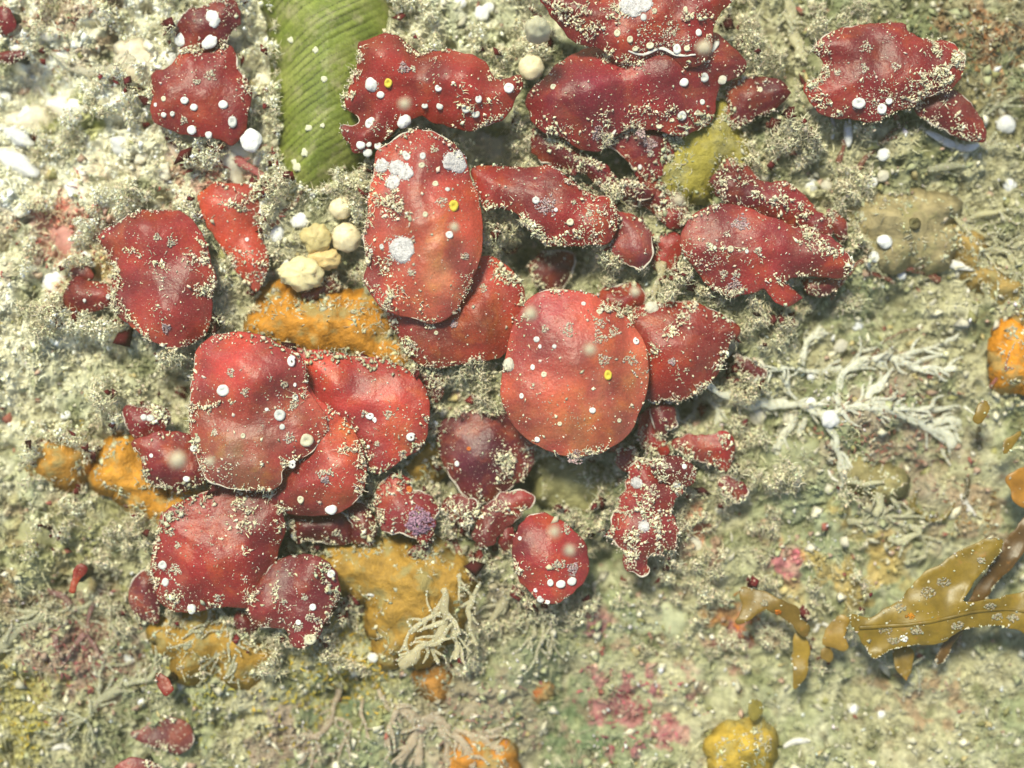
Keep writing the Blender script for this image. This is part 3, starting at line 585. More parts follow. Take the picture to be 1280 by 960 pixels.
frond('tall central frond with a large white crust disc on each side', [(466,200),(470,183),(488,172),(506,162),(527,159),(546,163),(567,178),(580,192),(586,215),(598,242),(602,277),(601,312),(592,337),(581,365),(567,387),(541,402),(520,397),(486,388),(461,366),(453,345),(455,322),(452,292),(458,262),(460,232)], 1.35, (.48,.085,.055),
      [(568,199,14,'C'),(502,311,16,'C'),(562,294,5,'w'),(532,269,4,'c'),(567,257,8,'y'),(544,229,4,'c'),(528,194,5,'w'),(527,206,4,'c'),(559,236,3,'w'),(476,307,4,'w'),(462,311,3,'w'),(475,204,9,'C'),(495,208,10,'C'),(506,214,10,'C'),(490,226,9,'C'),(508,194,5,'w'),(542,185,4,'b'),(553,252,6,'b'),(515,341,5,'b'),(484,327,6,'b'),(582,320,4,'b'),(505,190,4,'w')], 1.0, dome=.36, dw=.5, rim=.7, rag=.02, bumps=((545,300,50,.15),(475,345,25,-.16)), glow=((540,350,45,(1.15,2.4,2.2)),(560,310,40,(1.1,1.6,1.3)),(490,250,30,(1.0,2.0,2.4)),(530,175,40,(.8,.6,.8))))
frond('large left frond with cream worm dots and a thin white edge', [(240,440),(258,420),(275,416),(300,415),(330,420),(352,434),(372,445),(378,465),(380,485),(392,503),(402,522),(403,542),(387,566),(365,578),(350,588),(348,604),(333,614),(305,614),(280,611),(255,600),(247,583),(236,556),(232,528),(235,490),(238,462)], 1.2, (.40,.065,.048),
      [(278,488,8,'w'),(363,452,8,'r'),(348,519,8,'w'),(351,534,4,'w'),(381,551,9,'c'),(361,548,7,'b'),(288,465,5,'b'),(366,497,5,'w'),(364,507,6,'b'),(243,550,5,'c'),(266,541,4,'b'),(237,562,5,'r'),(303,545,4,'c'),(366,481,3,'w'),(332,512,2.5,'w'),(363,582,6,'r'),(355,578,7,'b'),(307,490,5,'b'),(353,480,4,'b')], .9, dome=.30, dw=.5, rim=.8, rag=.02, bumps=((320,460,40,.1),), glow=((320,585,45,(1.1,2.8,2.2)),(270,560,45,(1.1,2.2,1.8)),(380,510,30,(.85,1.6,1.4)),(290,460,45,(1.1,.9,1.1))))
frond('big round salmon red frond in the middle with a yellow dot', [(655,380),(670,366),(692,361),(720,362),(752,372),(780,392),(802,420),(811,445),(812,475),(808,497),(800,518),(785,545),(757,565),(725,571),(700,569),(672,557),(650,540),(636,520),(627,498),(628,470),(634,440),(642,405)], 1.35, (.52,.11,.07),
      [(671,424,4,'w'),(675,433,3,'w'),(693,433,3,'w'),(730,379,3,'w'),(750,389,4,'c'),(797,426,5,'r'),(666,459,4,'w'),(652,495,4,'w'),(741,513,4,'w'),(672,550,4,'w'),(709,412,8,'b'),(749,405,7,'b'),(768,414,7,'b'),(750,422,8,'b'),(755,451,7,'b'),(789,449,8,'b'),(760,469,7,'y'),(720,573,8,'g'),(680,468,4,'c'),(681,411,4,'b'),(700,530,3,'c'),(775,526,3,'c')], .5, dome=.30, dw=.55, rim=.12, wave=.04, rag=.012, bumps=((720,440,55,.08),), glow=((690,540,45,(1.3,2.2,1.2)),(770,520,50,(1.15,2.0,1.5)),(790,460,40,(1.1,1.6,1.4)),(670,400,50,(.85,.7,.95))))

# ------------------------------------------------------------------ sponges
def sponge(label, px, z, col, seed=0, ostia=(), lift=0, **k):
    z += lift
    k.setdefault('dome', .22); k.setdefault('dw', .2); k.setdefault('wave', .10); k.setdefault('rag', .12)
    z += .09; s = Sheet(px, z, seed=60 + seed, wf=2.6, **k); base = (s.c[0], s.c[1], float(ground_h(np.array(s.c[0]), np.array(s.c[1]))))
    T_ = empty('sponge', base, label, 'sponge'); o = s.build('body', M_SPONGE, T_, .25); rebase(o, base); o.color = tuple(np.array(col) * np.array((.88, .86, .9))) + (1,)
    s.raster(-.04)
    for ox, oy, orr, oc in ostia:
        X_, Y_ = P(ox, oy, z); z_ = float(s.h(np.array([X_]), np.array([Y_]))[0])
        V, F = disc_mesh(orr / 100., .05, True, int(ox), .1); q = mk('pore', V + np.array([X_, Y_, z_ - .01]), F, M_SPONGE, T_); rebase(q, base); q.color = oc + (1,)
    return s
OG = (.56, .24, .025)
SPG = [
sponge('bright orange sponge between the left and central fronds', [(318,380),(335,362),(360,366),(390,376),(420,368),(450,372),(470,378),(486,400),(500,425),(505,450),(470,452),(430,448),(390,440),(350,432),(322,415)], .45, OG, 1, bumps=((410,400,30,.14),(350,385,20,.08))),
sponge('small orange sponge at the far left under grey fringe', [(35,572),(50,556),(75,550),(100,562),(104,580),(90,596),(60,598),(38,595)], .30, (.50,.24,.035), 2, lift=.04),
sponge('glowing orange sponge left of the deep maroon lobe', [(118,580),(135,560),(158,548),(178,570),(182,600),(205,620),(240,606),(262,600),(262,622),(225,640),(205,655),(190,662),(175,640),(150,628),(130,612)], .38, (.60,.27,.03), 3, bumps=((140,600,18,.1),)),
sponge('wide orange sponge below the lilac crusted frond', [(405,700),(430,686),(470,684),(510,686),(550,695),(580,715),(578,755),(565,790),(540,815),(505,830),(480,826),(462,790),(470,765),(440,745),(418,735)], .25, (.42,.24,.04), 4, lift=.16, bumps=((490,765,18,.12),(520,735,25,.1))),
sponge('dull mustard sponge below the lower left frond', [(190,795),(215,780),(250,775),(290,788),(320,800),(325,840),(300,855),(270,838),(240,842),(210,825)], .22, (.40,.23,.035), 5, lift=.12),
sponge('orange sponge cut by the right edge', [(1258,440),(1268,420),(1290,412),(1300,480),(1275,484),(1262,470)], .4, (.72,.28,.02), 6),
sponge('granular yellow sponge at the bottom right', [(904,940),(910,922),(928,912),(946,914),(958,928),(960,950),(956,975),(905,975)], .32, (.54,.36,.05), 7, bumps=((930,935,16,.12),)),
sponge('orange sponge at the bottom edge behind pale branches', [(560,950),(575,935),(600,930),(625,942),(630,975),(560,975)], .2, (.60,.24,.03), 8),
sponge('small orange knob below the wide orange sponge', [(518,855),(530,838),(550,832),(562,845),(558,862),(535,868)], .22, (.52,.24,.05), 9),
sponge('smooth olive yellow sponge right of the plum frond', [(832,185),(850,160),(872,158),(895,148),(910,130),(925,160),(930,200),(912,205),(893,222),(875,245),(845,240),(822,232)], .52, (.36,.30,.05), 10, dome=.2),
sponge('tan sponge with a dark pore right of the broad right frond', [(1078,262),(1095,248),(1130,242),(1165,246),(1190,258),(1184,280),(1195,300),(1188,325),(1150,328),(1100,322),(1082,300)], .32, (.36,.29,.14), 11, ((1143,280,8,(.07,.055,.02)),), dome=.2),
sponge('amber sponge wedge under the broad rounded frond', [(486,590),(505,570),(528,558),(545,545),(548,570),(540,592),(515,598)], .25, (.46,.27,.05), 12),
sponge('olive translucent sponge in the gap below the big round frond', [(672,588),(700,578),(745,585),(762,605),(765,640),(740,655),(705,640),(685,625)], .15, (.30,.28,.12), 13),
sponge('mustard sponge right of the tan one, under pale branches', [(1195,300),(1205,282),(1225,300),(1238,325),(1262,345),(1285,352),(1285,400),(1245,360),(1215,335)], .3, (.38,.25,.07), 14),
sponge('two lobed olive sac under pale branches at right', [(1064,585),(1075,572),(1090,576),(1100,590),(1115,588),(1130,595),(1130,612),(1115,620),(1098,608),(1080,605),(1066,598)], .25, (.30,.25,.10), 15, dome=.2),
]
# round orange tuft
def ball(name, label, cat, px, py, r, z, col, mat, jag=.2, squash=.7, group=None, n=14, lump=2.2):
    X_, Y_ = P(px, py, z); r = r / 100.; V = []; F = []
    nu, nv = n * 2, n
    for i in range(1, nv):
        ph = math.pi * i / nv
        for j in range(nu):
            th = 2 * math.pi * j / nu; V.append((math.sin(ph) * math.cos(th), math.sin(ph) * math.sin(th), math.cos(ph)))
    V.append((0, 0, 1)); V.append((0, 0, -1)); V = np.array(V)
    nz = pn(V[:, 0] * lump + px * .37, V[:, 1] * lump + V[:, 2] * 1.3, 400) + .5 * pn(V[:, 0] * lump * 2.6, V[:, 1] * lump * 2.6 + V[:, 2] * 2, 401)
    V = V * (1 + jag * nz[:, None] * 1.6) * r; V[:, 2] *= squash; m = (nv - 1) * nu
    F = [(i * nu + j, (i + 1) * nu + j, (i + 1) * nu + (j + 1) % nu, i * nu + (j + 1) % nu) for i in range(nv - 2) for j in range(nu)]
    T = [(m, j, (j + 1) % nu) for j in range(nu)] + [(m + 1, (nv - 2) * nu + (j + 1) % nu, (nv - 2) * nu + j) for j in range(nu)]
    o = mk(name, V, [np.array(F), np.array(T)], mat); o.location = (X_, Y_, z); o.color = col + (1,)
    return tag(o, label, cat, group)
def gz(px, py): 
    X_, Y_ = P(px, py); return float(zlook(np.array(X_), np.array(Y_)))
ball('orange_tunicate', 'fuzzy rust orange ball low in the middle of the seabed', 'tunicate', 677, 864, 15, gz(677, 864) + .03, (.42,.12,.035), M_SPONGE, .35, .7, lump=6)
# cream lumps left of the tall central frond
for (lab, x, y, r, z) in [('upper round cream lump left of the tall central frond', 426, 260, 14, gz(426, 260) + .22), ('larger round cream lump just below the upper one', 433, 297, 18, gz(433, 297) + .24),
        ('cream lump with a tan point hanging at the top centre', 664, 84, 16, gz(664, 84) + .3)]:
    ball('cream_tunicate', lab, 'tunicate', x, y, r, z, (.78,.66,.42), M_CREAM, .10, .8)
ball('cream_tunicate', 'long cream lump lying over the orange sponge', 'tunicate', 378, 342, 27, gz(378, 344) + .22, (.74,.62,.34), M_CREAM, .25, .5).scale = (1, .75, 1)
ball('cream_tunicate', 'tan cream arm joining the cream lumps', 'tunicate', 406, 324, 20, gz(404, 325) + .2, (.66,.48,.22), M_CREAM, .25, .5).scale = (1, .65, 1)
ball('cream_tunicate', 'blurred grey buff column above the cream lump at the top centre', 'tunicate', 672, 38, 15, 1.5, (.44,.41,.29), M_CREAM, .12, 1.6)
ball('cream_tunicate', 'tan lump half hidden in silt left of the cream pair', 'tunicate', 396, 298, 17, gz(398, 300) + .16, (.55,.44,.2), M_CREAM, .3, .6)
# white chalky blobs on the rock
BL = [('round white blob above the left cream lump', 374, 276, 13, 1.1), ('white blob left of the long cream lump', 364, 333, 14, .95), ('smaller white blob left of the cream lumps', 346, 293, 11, .9),
      ('white blob touching the upper cream lump on its right', 451, 268, 13, 1.3), ('white blob against the left edge of the tall central frond', 463, 296, 12, 1.45), ('white chip between long cream lump and tall frond', 447, 346, 10, .9),
      ('bright white pebble at the right edge of the tall central frond', 611, 297, 13, 1.35), ('white bead above the beaded frond, on the right', 262, 53, 11, 1.0), ('white bead above the beaded frond, on the left', 228, 50, 11, 1.0),
      ('tall white blob at the top above the beaded frond', 266, 24, 13, 1.1), ('white bead on the upper left corner of the beaded frond', 210, 73, 11, 1.0), ('small cream bead left above the beaded frond', 209, 42, 7, .9),
      ('lone round white disc left of the beaded frond', 152, 182, 15, .9), ('round white disc under the beaded frond', 256, 183, 14, 1.0), ('big white blob below right of the beaded frond', 314, 176, 17, .9),
      ('white blob at the top edge between beaded frond and green blade', 300, 2, 20, 1.2), ('white bead at the far top left edge', 4, 33, 11, .8), ('white bead at the left edge below the maroon scrap', 6, 122, 9, .6),
      ('long bright white smear at the left edge', 24, 172, 18, .8), ('broad pale white lump at the left edge below the bright smear', 22, 205, 24, .55), ('pale white flat lump above the green patch at left', 95, 138, 20, .5),
      ('small white bead under the green blade', 337, 241, 6, .6), ('white blob between green blade and wavy frond foot', 505, 152, 10, 1.0), ('white saddle on the left hump of the wavy frond', 453, 92, 17, 1.38),
      ('white tooth beside the saddle on the wavy frond', 465, 105, 11, 1.38), ('white chip on the purple shaded crust at far left', 107, 322, 9, .8), ('white flap at the far left frond nub', 65, 355, 15, .6),
      ('white bead right of the small red frond, left of the tall chip', 988, 162, 12, .6), ('narrow white chip standing below the oval frond', 1040, 160, 9, .7), ('grey white disc right of the narrow chip', 1060, 166, 12, .6),
      ('dull white disc below the narrow chip', 998, 195, 10, .5), ('pale disc above the small white pair', 1105, 193, 10, .5), ('oval white blob with a pale halo below the red twig', 1088, 228, 11, .5),
      ('small white blob at the foot of the red twig', 1063, 216, 8, .5), ('pale disc near the right edge of the caked frond', 1033, 232, 9, .55), ('white blob at the root of the caked frond', 1014, 231, 9, .55),
      ('large white blob at the right end of the dark ridged frond', 1258, 156, 14, .9), ('white blob near the right edge below the large one', 1262, 232, 12, .6), ('white disc on the left rim of the tan sponge', 1106, 302, 11, .75),
      ('small white disc under the one on the tan sponge', 1092, 321, 9, .7), ('round pale bead among the branches right of centre', 1051, 433, 10, .6), ('white chip on the thin branch right of the twig', 1127, 344, 8, .6),
      ('white bead high above the round pale bead', 1072, 407, 8, .6), ('white chip at the junction of the pale branches', 1014, 504, 9, .85), ('grey white disc in front of the branch junction', 1038, 524, 11, .85),
      ('cream chip left of the branch junction', 985, 522, 10, .75), ('cream lump at the left root of the pale branches', 946, 518, 15, .6), ('white chip below the leaf shaped branch', 1014, 470, 7, .8),
      ('pale blurred disc in the turf right of the small round frond', 867, 682, 13, .3), ('white dot on the wide orange sponge', 466, 740, 9, .55), ('white dot below the wide orange sponge', 466, 822, 8, .45),
      ('white wedge in the lower left turf', 160, 823, 9, .4), ('small white dot under the brick red leaf', 177, 878, 6, .4), ('white bead left of the glowing orange sponge', 82, 519, 7, .4),
      ('white bead low between the two left orange sponges', 103, 604, 8, .45), ('pale lump below the small purple frond tail', 815, 385, 9, .4), ('pale yellow lump below the olive gap sponge', 708, 636, 9, .4),
      ('white bead at the bottom right shell grit', 1066, 886, 7, .3), ('white grain right of the shell grit bead', 1102, 893, 7, .3), ('white dot at top centre above the wavy frond', 610, 10, 9, .7),
      ('translucent dot left of the top centre white dot', 602, 17, 9, .6), ('white dot left of the dark cleft at top centre', 574, 4, 11, .6), ('pale dot right of the long top frond', 903, 100, 7, .9),
      ('pinkish bead at the left edge of the big round frond', 636, 456, 9, 1.2), ('pale blob right under the tall chip trio', 1104, 220, 8, .4), ('white bead below the tiny crusty red scrap', 899, 637, 7, .4),
      ('bead with pale ring under the branch junction', 1036, 611, 8, .4), ('creamy pebble above the pale branches', 950, 388, 8, .5), ('white dot on the bottom pale branches', 545, 896, 6, .4)]
for lab, x, y, r, z in BL:
    zz = gz(x, y) + r / 100. * .25
    o = ball('chalky_blob', lab, 'encrusting colony', x, y, r * R.uniform(.8, .92), zz, tuple(np.array((.80, .78, .74)) * R.uniform(.80, 1.0) if 'white' in lab else np.array((.58, .53, .42)) * R.uniform(.85, 1.1)), M_WHITE, .16, R.uniform(.35, .6), n=13, lump=1.5)
    o.scale = (R.uniform(.8, 1.1), R.uniform(.8, 1.15), 1); o.rotation_euler[2] = R.uniform(0, 3)
    if 'smear' in lab or 'wedge' in lab: o.scale = (1.3, .6, 1); o.rotation_euler[2] = -.5
    if 'narrow' in lab: o.scale = (.55, 1.8, 1); o.rotation_euler[2] = 0
for k_, (lab, x, y, r) in enumerate([('cream lump above the green patch', 118, 112, 12), ('pale lump at the left edge under the round buff plate', 30, 150, 13), ('white lump at the far upper left beside the buff plate', 78, 70, 9), ('cream lump left above the pale ribbon', 62, 42, 10),
        ('small cream lump right of the lone white disc', 178, 196, 8), ('cream lump low left of the pinkish plate', 205, 215, 9), ('white lump left of the broad far left frond', 92, 236, 9), ('cream lump at the left edge above the pink crust', 28, 262, 10), ('pale lump right of the pink tag foot', 330, 262, 9),
        ('cream lump left of the green blade middle', 330, 100, 9), ('pale lump left of the green blade lower part', 328, 200, 10), ('small white lump over the left top edge', 130, 20, 8), ('white lump between the pale ribbon and left edge', 20, 60, 8)]):
    o = ball('chalky_blob', lab, 'encrusting colony', x, y, r, gz(x, y) + r / 100. * .3, (.80, .72, .56) if 'cream' in lab else (.82, .79, .72), M_CREAM, .3, .55, n=12, lump=1.6); o.rotation_euler[2] = k_; o.scale = (1.25, .85, 1)
# long white shell chips
for lab, pts, w in [('long white shell chip under the tan sponge', [(1182, 320), (1200, 325), (1230, 333)], 9), ('white upturned shell edge below the dark ridged frond', [(1166, 160), (1195, 173), (1220, 180), (1234, 175)], 8),
                    ('short white shell splinter right of the long chip', [(1225, 364), (1229, 354)], 4), ('white curled shell on the right pale branch', [(1150, 523), (1165, 520), (1174, 524), (1166, 531)], 5),
                    ('white twisted shell near the right edge', [(1218, 622), (1226, 636), (1238, 650)], 6), ('white curled worm tube on the small brown blade', [(1018, 795), (1034, 800), (1038, 790), (1050, 794), (1055, 806)], 4),
                    ('white branching chip at the branch junction', [(1022, 520), (1032, 508), (1044, 497)], 7), ('pale shell strip below the shell grit', [(990, 948), (1005, 940), (1022, 938)], 6),
                    ('pale curved shell at the lower left corner', [(45, 952), (60, 948), (70, 955)], 6), ('pale underside flap at the tip of the pointed frond', [(908, 448), (918, 436), (926, 420)], 8),
                    ('pale rolled underside along the base of the pointed frond', [(808, 497), (825, 505), (845, 503), (868, 494)], 4), ('white rolled lip along the lower edge of the top frond', [(782, 74), (800, 77), (822, 69), (842, 78), (864, 78)], 3),
                    ('white crescent lip at the right of the top frond', [(893, 38), (896, 52), (888, 68)], 5), ('thin white sliver at the fork of the long top frond', [(757, 178), (764, 171), (769, 164)], 3),
                    ('thin green white worm tube at the far right turf', [(1046, 590), (1050, 600), (1060, 606)], 3)]:
    q = smooth_outline([P(a, b_, .6) for a, b_ in pts], .04, 0, closed=False)
    zz = zlook(q[:, 0], q[:, 1]) + w / 100. * .5; zz = np.convolve(np.pad(zz, 3, 'edge'), np.ones(7) / 7, 'valid')
    tt = np.linspace(0, 1, len(q)); V, F = tube(np.column_stack([q, zz]), w / 100. * .5 * (.35 + .9 * np.sin(np.pi * (.1 + .8 * tt))) * (1 + .35 * pn(q[:, 0] * 8, q[:, 1] * 8, 5)), 8, .35)
    o = mk('shell_fragment', V, F, M_WHITE); tag(o, lab, 'shell fragment'); o.color = (.66, .62, .56, 1)

# ------------------------------------------------------------------ green ribbed blade
gs = Sheet([(338, -30), (340, 20), (343, 70), (346, 120), (348, 170), (352, 206), (361, 226), (378, 235), (400, 230), (424, 207), (448, 190), (462, 160), (470, 100), (474, 30), (465, -30)], .75, .035, .01, .45, .5, wave=.03)
_h0 = gs.h
def rib_phase(x, y):                       # ribs run up to the right
    u = (x + 2.9) * -.56 + (y - 3.5) * .83 + .07 * (x + 2.4) ** 2 + .025 * pn(x * 2, y * 2, 8) + .05 * pn(x * .9, y * .9, 9) + .012 * pn(x * 9, y * 9, 10)
    return u / .085
def gh(x, y, d=None):
    ph = rib_phase(x, y); f = ph - np.floor(ph)
    return _h0(x, y, d) + .026 * np.minimum(f / .25, 1.0) * (1 - .35 * f) * (.6 + .8 * np.abs(pn(ph * .13, y * 2, 6))) * (.6 + .8 * np.abs(pn(np.floor(ph) * .7, y * .5, 4)))
gs.h = gh; gs.step = .015; gs.poly = smooth_outline(gs.poly, .03, 0)
def gcol(x, y):
    ph = rib_phase(x, y); k = np.floor(ph); c = np.ones((len(x), 3)); f = ph - k; c *= (.85 + .35 * (_h(k, k * 0, 5) / 65536.))[:, None]; c *= (1 - .8 * np.exp(-(np.minimum(f, 1 - f) / .11) ** 2) * sst(-.25, .2, pn(x * 2.2, y * 2.2, 88) + .15 * (k % 3 - 1)))[:, None]
    return c
gb = (P(400, 100, .7) + (0.0,)); gt = empty('green_ribbed_blade', gb, 'thick green blade with close diagonal ribs and a rounded lower end', 'seaweed')
o = gs.build('body', M_GREEN, gt, .3, gcol); rebase(o, gb); gs.raster()
for (x, y, r) in [(404, 97, 4), (384, 157, 4), (402, 155, 3), (368, 205, 6), (378, 188, 5), (364, 198, 4), (393, 60, 4), (360, 44, 4)]:
    X_, Y_ = P(x, y, .75); V, F = disc_mesh(r / 100., r / 100. * .5, False, x, .3)
    q = mk('silt_spot', V + np.array([X_, Y_, float(gs.h(np.array([X_]), np.array([Y_]))[0])]), F, M_WHITE, gt); rebase(q, gb); q.color = (.62, .6, .42, 1)

# ------------------------------------------------------------------ pale crust plates
def plate(label, px, z, col, **k):
    k.setdefault('rag', .10); s = Sheet(px, z, seed=150 + int(px[0][0]) % 40, dome=.12, dw=.15, wave=.08, wf=2.2, **k)
    o = s.build('crust_plate', M_CREAM, None, .12); b_ = (s.c[0], s.c[1], z); rebase(o, b_); o.location = b_; o.color = col + (1,); tag(o, label, 'encrusting plate'); s.raster()
PK = (.62, .54, .41)
for lab, px, dz, c_ in [
    ('round buff crust plate with a raised rim at the upper left edge', [(2,78),(25,68),(50,75),(62,98),(52,120),(25,126),(4,112)], .06, PK),
    ('long cream plate above the small green patch', [(60,125),(95,118),(128,124),(138,140),(110,152),(75,148)], .10, (.80,.72,.58)),
    ('cream plate at the left edge above the long white smear', [(-10,138),(25,134),(60,145),(66,165),(40,172),(-10,165)], .08, (.74,.66,.50)),
    ('translucent cream plate at the left edge below the smears', [(-10,180),(20,186),(40,200),(42,225),(15,232),(-10,226)], .10, (.78,.70,.54)),
    ('blurred cream knob at the head of the pale ribbon', [(140,58),(160,48),(182,56),(190,76),(180,96),(158,100),(144,84)], .35, (.70,.60,.44)),
    ('pinkish cream plate under the beaded frond', [(186,166),(215,168),(245,172),(238,190),(210,196),(190,184)], .12, (.72,.55,.44)),
    ('buff plate left of the round white disc at upper left', [(70,160),(95,155),(118,168),(110,184),(82,184)], .05, PK),
    ('cream plate between the beaded frond and the pink tag', [(268,188),(292,185),(305,205),(290,225),(270,215)], .12, (.74,.66,.52)),
    ('smoky grey lump between the wavy frond and the long top frond', [(565,158),(600,158),(640,160),(650,185),(628,202),(590,200),(568,185)], .15, (.42,.40,.30)),
    ('mauve pink crust plate at the far left', [(52,285),(80,275),(118,290),(128,320),(112,345),(85,340),(60,315)], .06, (.52,.24,.20)),
    ('white pink fan of crust at the left of the nub frond', [(48,350),(62,335),(78,345),(76,365),(58,372)], .12, (.78,.72,.68)),
    ('olive buff lump below the pale branches at lower right', [(960,560),(1000,550),(1030,565),(1025,590),(985,598),(960,582)], .03, (.30,.30,.17)),
    ('smooth buff green lump in the lower middle seabed', [(760,760),(800,745),(850,752),(870,775),(840,795),(785,790)], .02, (.42,.42,.26)),
    ('olive cushion at the left edge below the orange sponges', [(10,645),(60,625),(120,635),(130,665),(80,685),(20,680)], .05, (.36,.34,.18))]:
    cx_, cy_ = np.mean(px, 0); plate(lab, px, gz(cx_, cy_) + dz, c_)

# ------------------------------------------------------------------ brown kelp
def kelp(label, px, z, col=(.19, .115, .012), rib=None, spots=(), tilt=(0, 0), **k):
    k.setdefault('dome', .03); k.setdefault('wave', .10); k.setdefault('rag', .03); k.setdefault('curl', .04)
    s = Sheet(px, z, seed=100 + int(px[0][0]) % 50, tilt=tilt, **k); base = (s.c[0], s.c[1], float(ground_h(np.array(s.c[0]), np.array(s.c[1]))))
    T_ = empty('brown_kelp', base, label, 'kelp'); o = s.build('blade', M_KELP, T_, .012); rebase(o, base); o.color = col + (1,)
    if rib:
        q = smooth_outline([P(a, b_, z) for a, b_ in rib], .05, 0, closed=False); zz = s.h(q[:, 0], q[:, 1]) + .005
        V, F = tube(np.column_stack([q, zz]), np.linspace(.03, .015, len(q)), 6, .5); o = mk('midrib', V, F, M_KELP, T_); rebase(o, base); o.color = tuple(np.array(col) * .8) + (1,)
    for x, y, r, c_ in spots:
        r *= .72
        X_, Y_ = P(x, y, z); nb_ = int(14 + 6 * r); aa = R.uniform(0, 6.28, nb_); rr_ = r / 78. * np.sqrt(R.uniform(0, 1, nb_)); ax_, ay_ = X_ + rr_ * np.cos(aa), Y_ + rr_ * np.sin(aa) * .7
        V, F, Cc = join((crumbs(np.column_stack([ax_, ay_, s.h(ax_, ay_) + .006]), R.uniform(.010, .022, nb_), .35, .3), tint(nb_, c_, .12))); q = mk('crust_patch', V, F, M_FLUFF, T_, cols=Cc); rebase(q, base); q['kind'] = 'stuff'
    s.raster()
    e = smooth_outline(s.poly, .02, 0); m = pn(e[:, 0] * 2, e[:, 1] * 2, 17) > .05; e = e[m & (R.uniform(0, 1, len(e)) < .5)]
    x, y = s.sample(int(60 * s.area)); xa = np.concatenate([x, e[:, 0]]); ya = np.concatenate([y, e[:, 1]])
    if len(xa) > 3:
        size = np.clip(np.exp(R.normal(-4.4, .5, len(xa))), .006, .04); V, F, Cc = join((crumbs(np.column_stack([xa, ya, s.h(xa, ya) + .005]), size, .5, .4), tint(len(xa), (.6, .56, .4))))
        q = mk('silt', V, F, M_FLUFF, T_, cols=Cc); rebase(q, base); q['kind'] = 'stuff'
    return s
G1 = (.36, .31, .21); W1 = (.78, .76, .72)
kelp('thin dark kelp stem crossing behind the wide brown kelp', [(1290, 640), (1292, 668), (1262, 710), (1235, 748), (1205, 790), (1180, 828), (1172, 822), (1195, 780), (1222, 735), (1255, 680)], .45, (.10, .05, .012))
kelp('wide forked brown kelp blade at the lower right', [(1062, 769), (1072, 768), (1090, 772), (1102, 764), (1125, 752), (1145, 728), (1160, 712), (1180, 700), (1212, 684), (1230, 672), (1250, 674), (1248, 690), (1236, 703), (1215, 727), (1200, 750), (1220, 752), (1245, 746), (1280, 740), (1300, 736), (1300, 802), (1268, 785), (1225, 783), (1202, 788), (1172, 806), (1145, 807), (1120, 810), (1095, 823), (1082, 808), (1068, 788)], .65, (.20, .125, .012),
     [(1075, 785), (1120, 782), (1170, 775), (1215, 765), (1260, 762), (1296, 768)], [(1126, 760, 7, G1), (1107, 788, 9, G1), (1144, 787, 8, G1), (1117, 801, 7, G1), (1129, 798, 6, W1), (1137, 770, 5, (.5, .2, .02)), (1196, 781, 8, G1), (1160, 740, 10, G1), (1237, 758, 8, G1), (1248, 771, 7, G1), (1266, 773, 7, G1), (1225, 700, 5, G1), (1180, 728, 9, G1)])
kelp('small silty brown kelp piece left of the wide blade', [(927, 737), (942, 738), (960, 742), (976, 750), (997, 760), (1004, 775), (1012, 785), (1005, 796), (988, 780), (973, 768), (958, 762), (946, 768), (930, 779), (919, 777), (929, 757)], .5, (.17, .10, .014), None, [(972, 765, 4, (.5, .15, .02)), (955, 753, 5, G1)])
kelp('small kelp tongue hanging below the silty piece', [(996, 792), (1008, 796), (1013, 818), (1009, 845), (1000, 858), (994, 863), (993, 835), (994, 812)], .4, (.26, .16, .02))
kelp('tiny kelp stub with the white curled worm', [(1038, 782), (1052, 770), (1062, 776), (1056, 795), (1060, 808), (1050, 812), (1034, 808), (1030, 800)], .4, (.24, .14, .02))
kelp('kelp tongue under the wide blade', [(1118, 812), (1130, 806), (1141, 812), (1142, 830), (1134, 852), (1128, 845), (1120, 832)], .35, (.18, .11, .015))
kelp('short kelp nub right of the hanging tongue', [(1026, 812), (1036, 808), (1042, 818), (1038, 828), (1028, 824)], .35, (.2, .12, .02))
kelp('small brown kelp leaf at the right edge above the branches', [(1215, 520), (1224, 505), (1233, 502), (1234, 515), (1226, 528), (1217, 528)], .6, (.2, .12, .015))
kelp('narrow olive kelp leaf near the right edge', [(1253, 560), (1258, 548), (1275, 540), (1272, 550), (1262, 562), (1255, 566)], .6, (.2, .12, .015))
kelp('orange brown kelp scrap cut by the right edge', [(1258, 600), (1268, 590), (1295, 586), (1295, 632), (1272, 628), (1264, 612)], .5, (.32, .14, .015))
kelp('dark olive kelp scrap just above the yellow sponge', [(936, 878), (948, 874), (954, 884), (950, 896), (940, 900), (936, 890)], .35, (.22, .17, .03))
BC = []
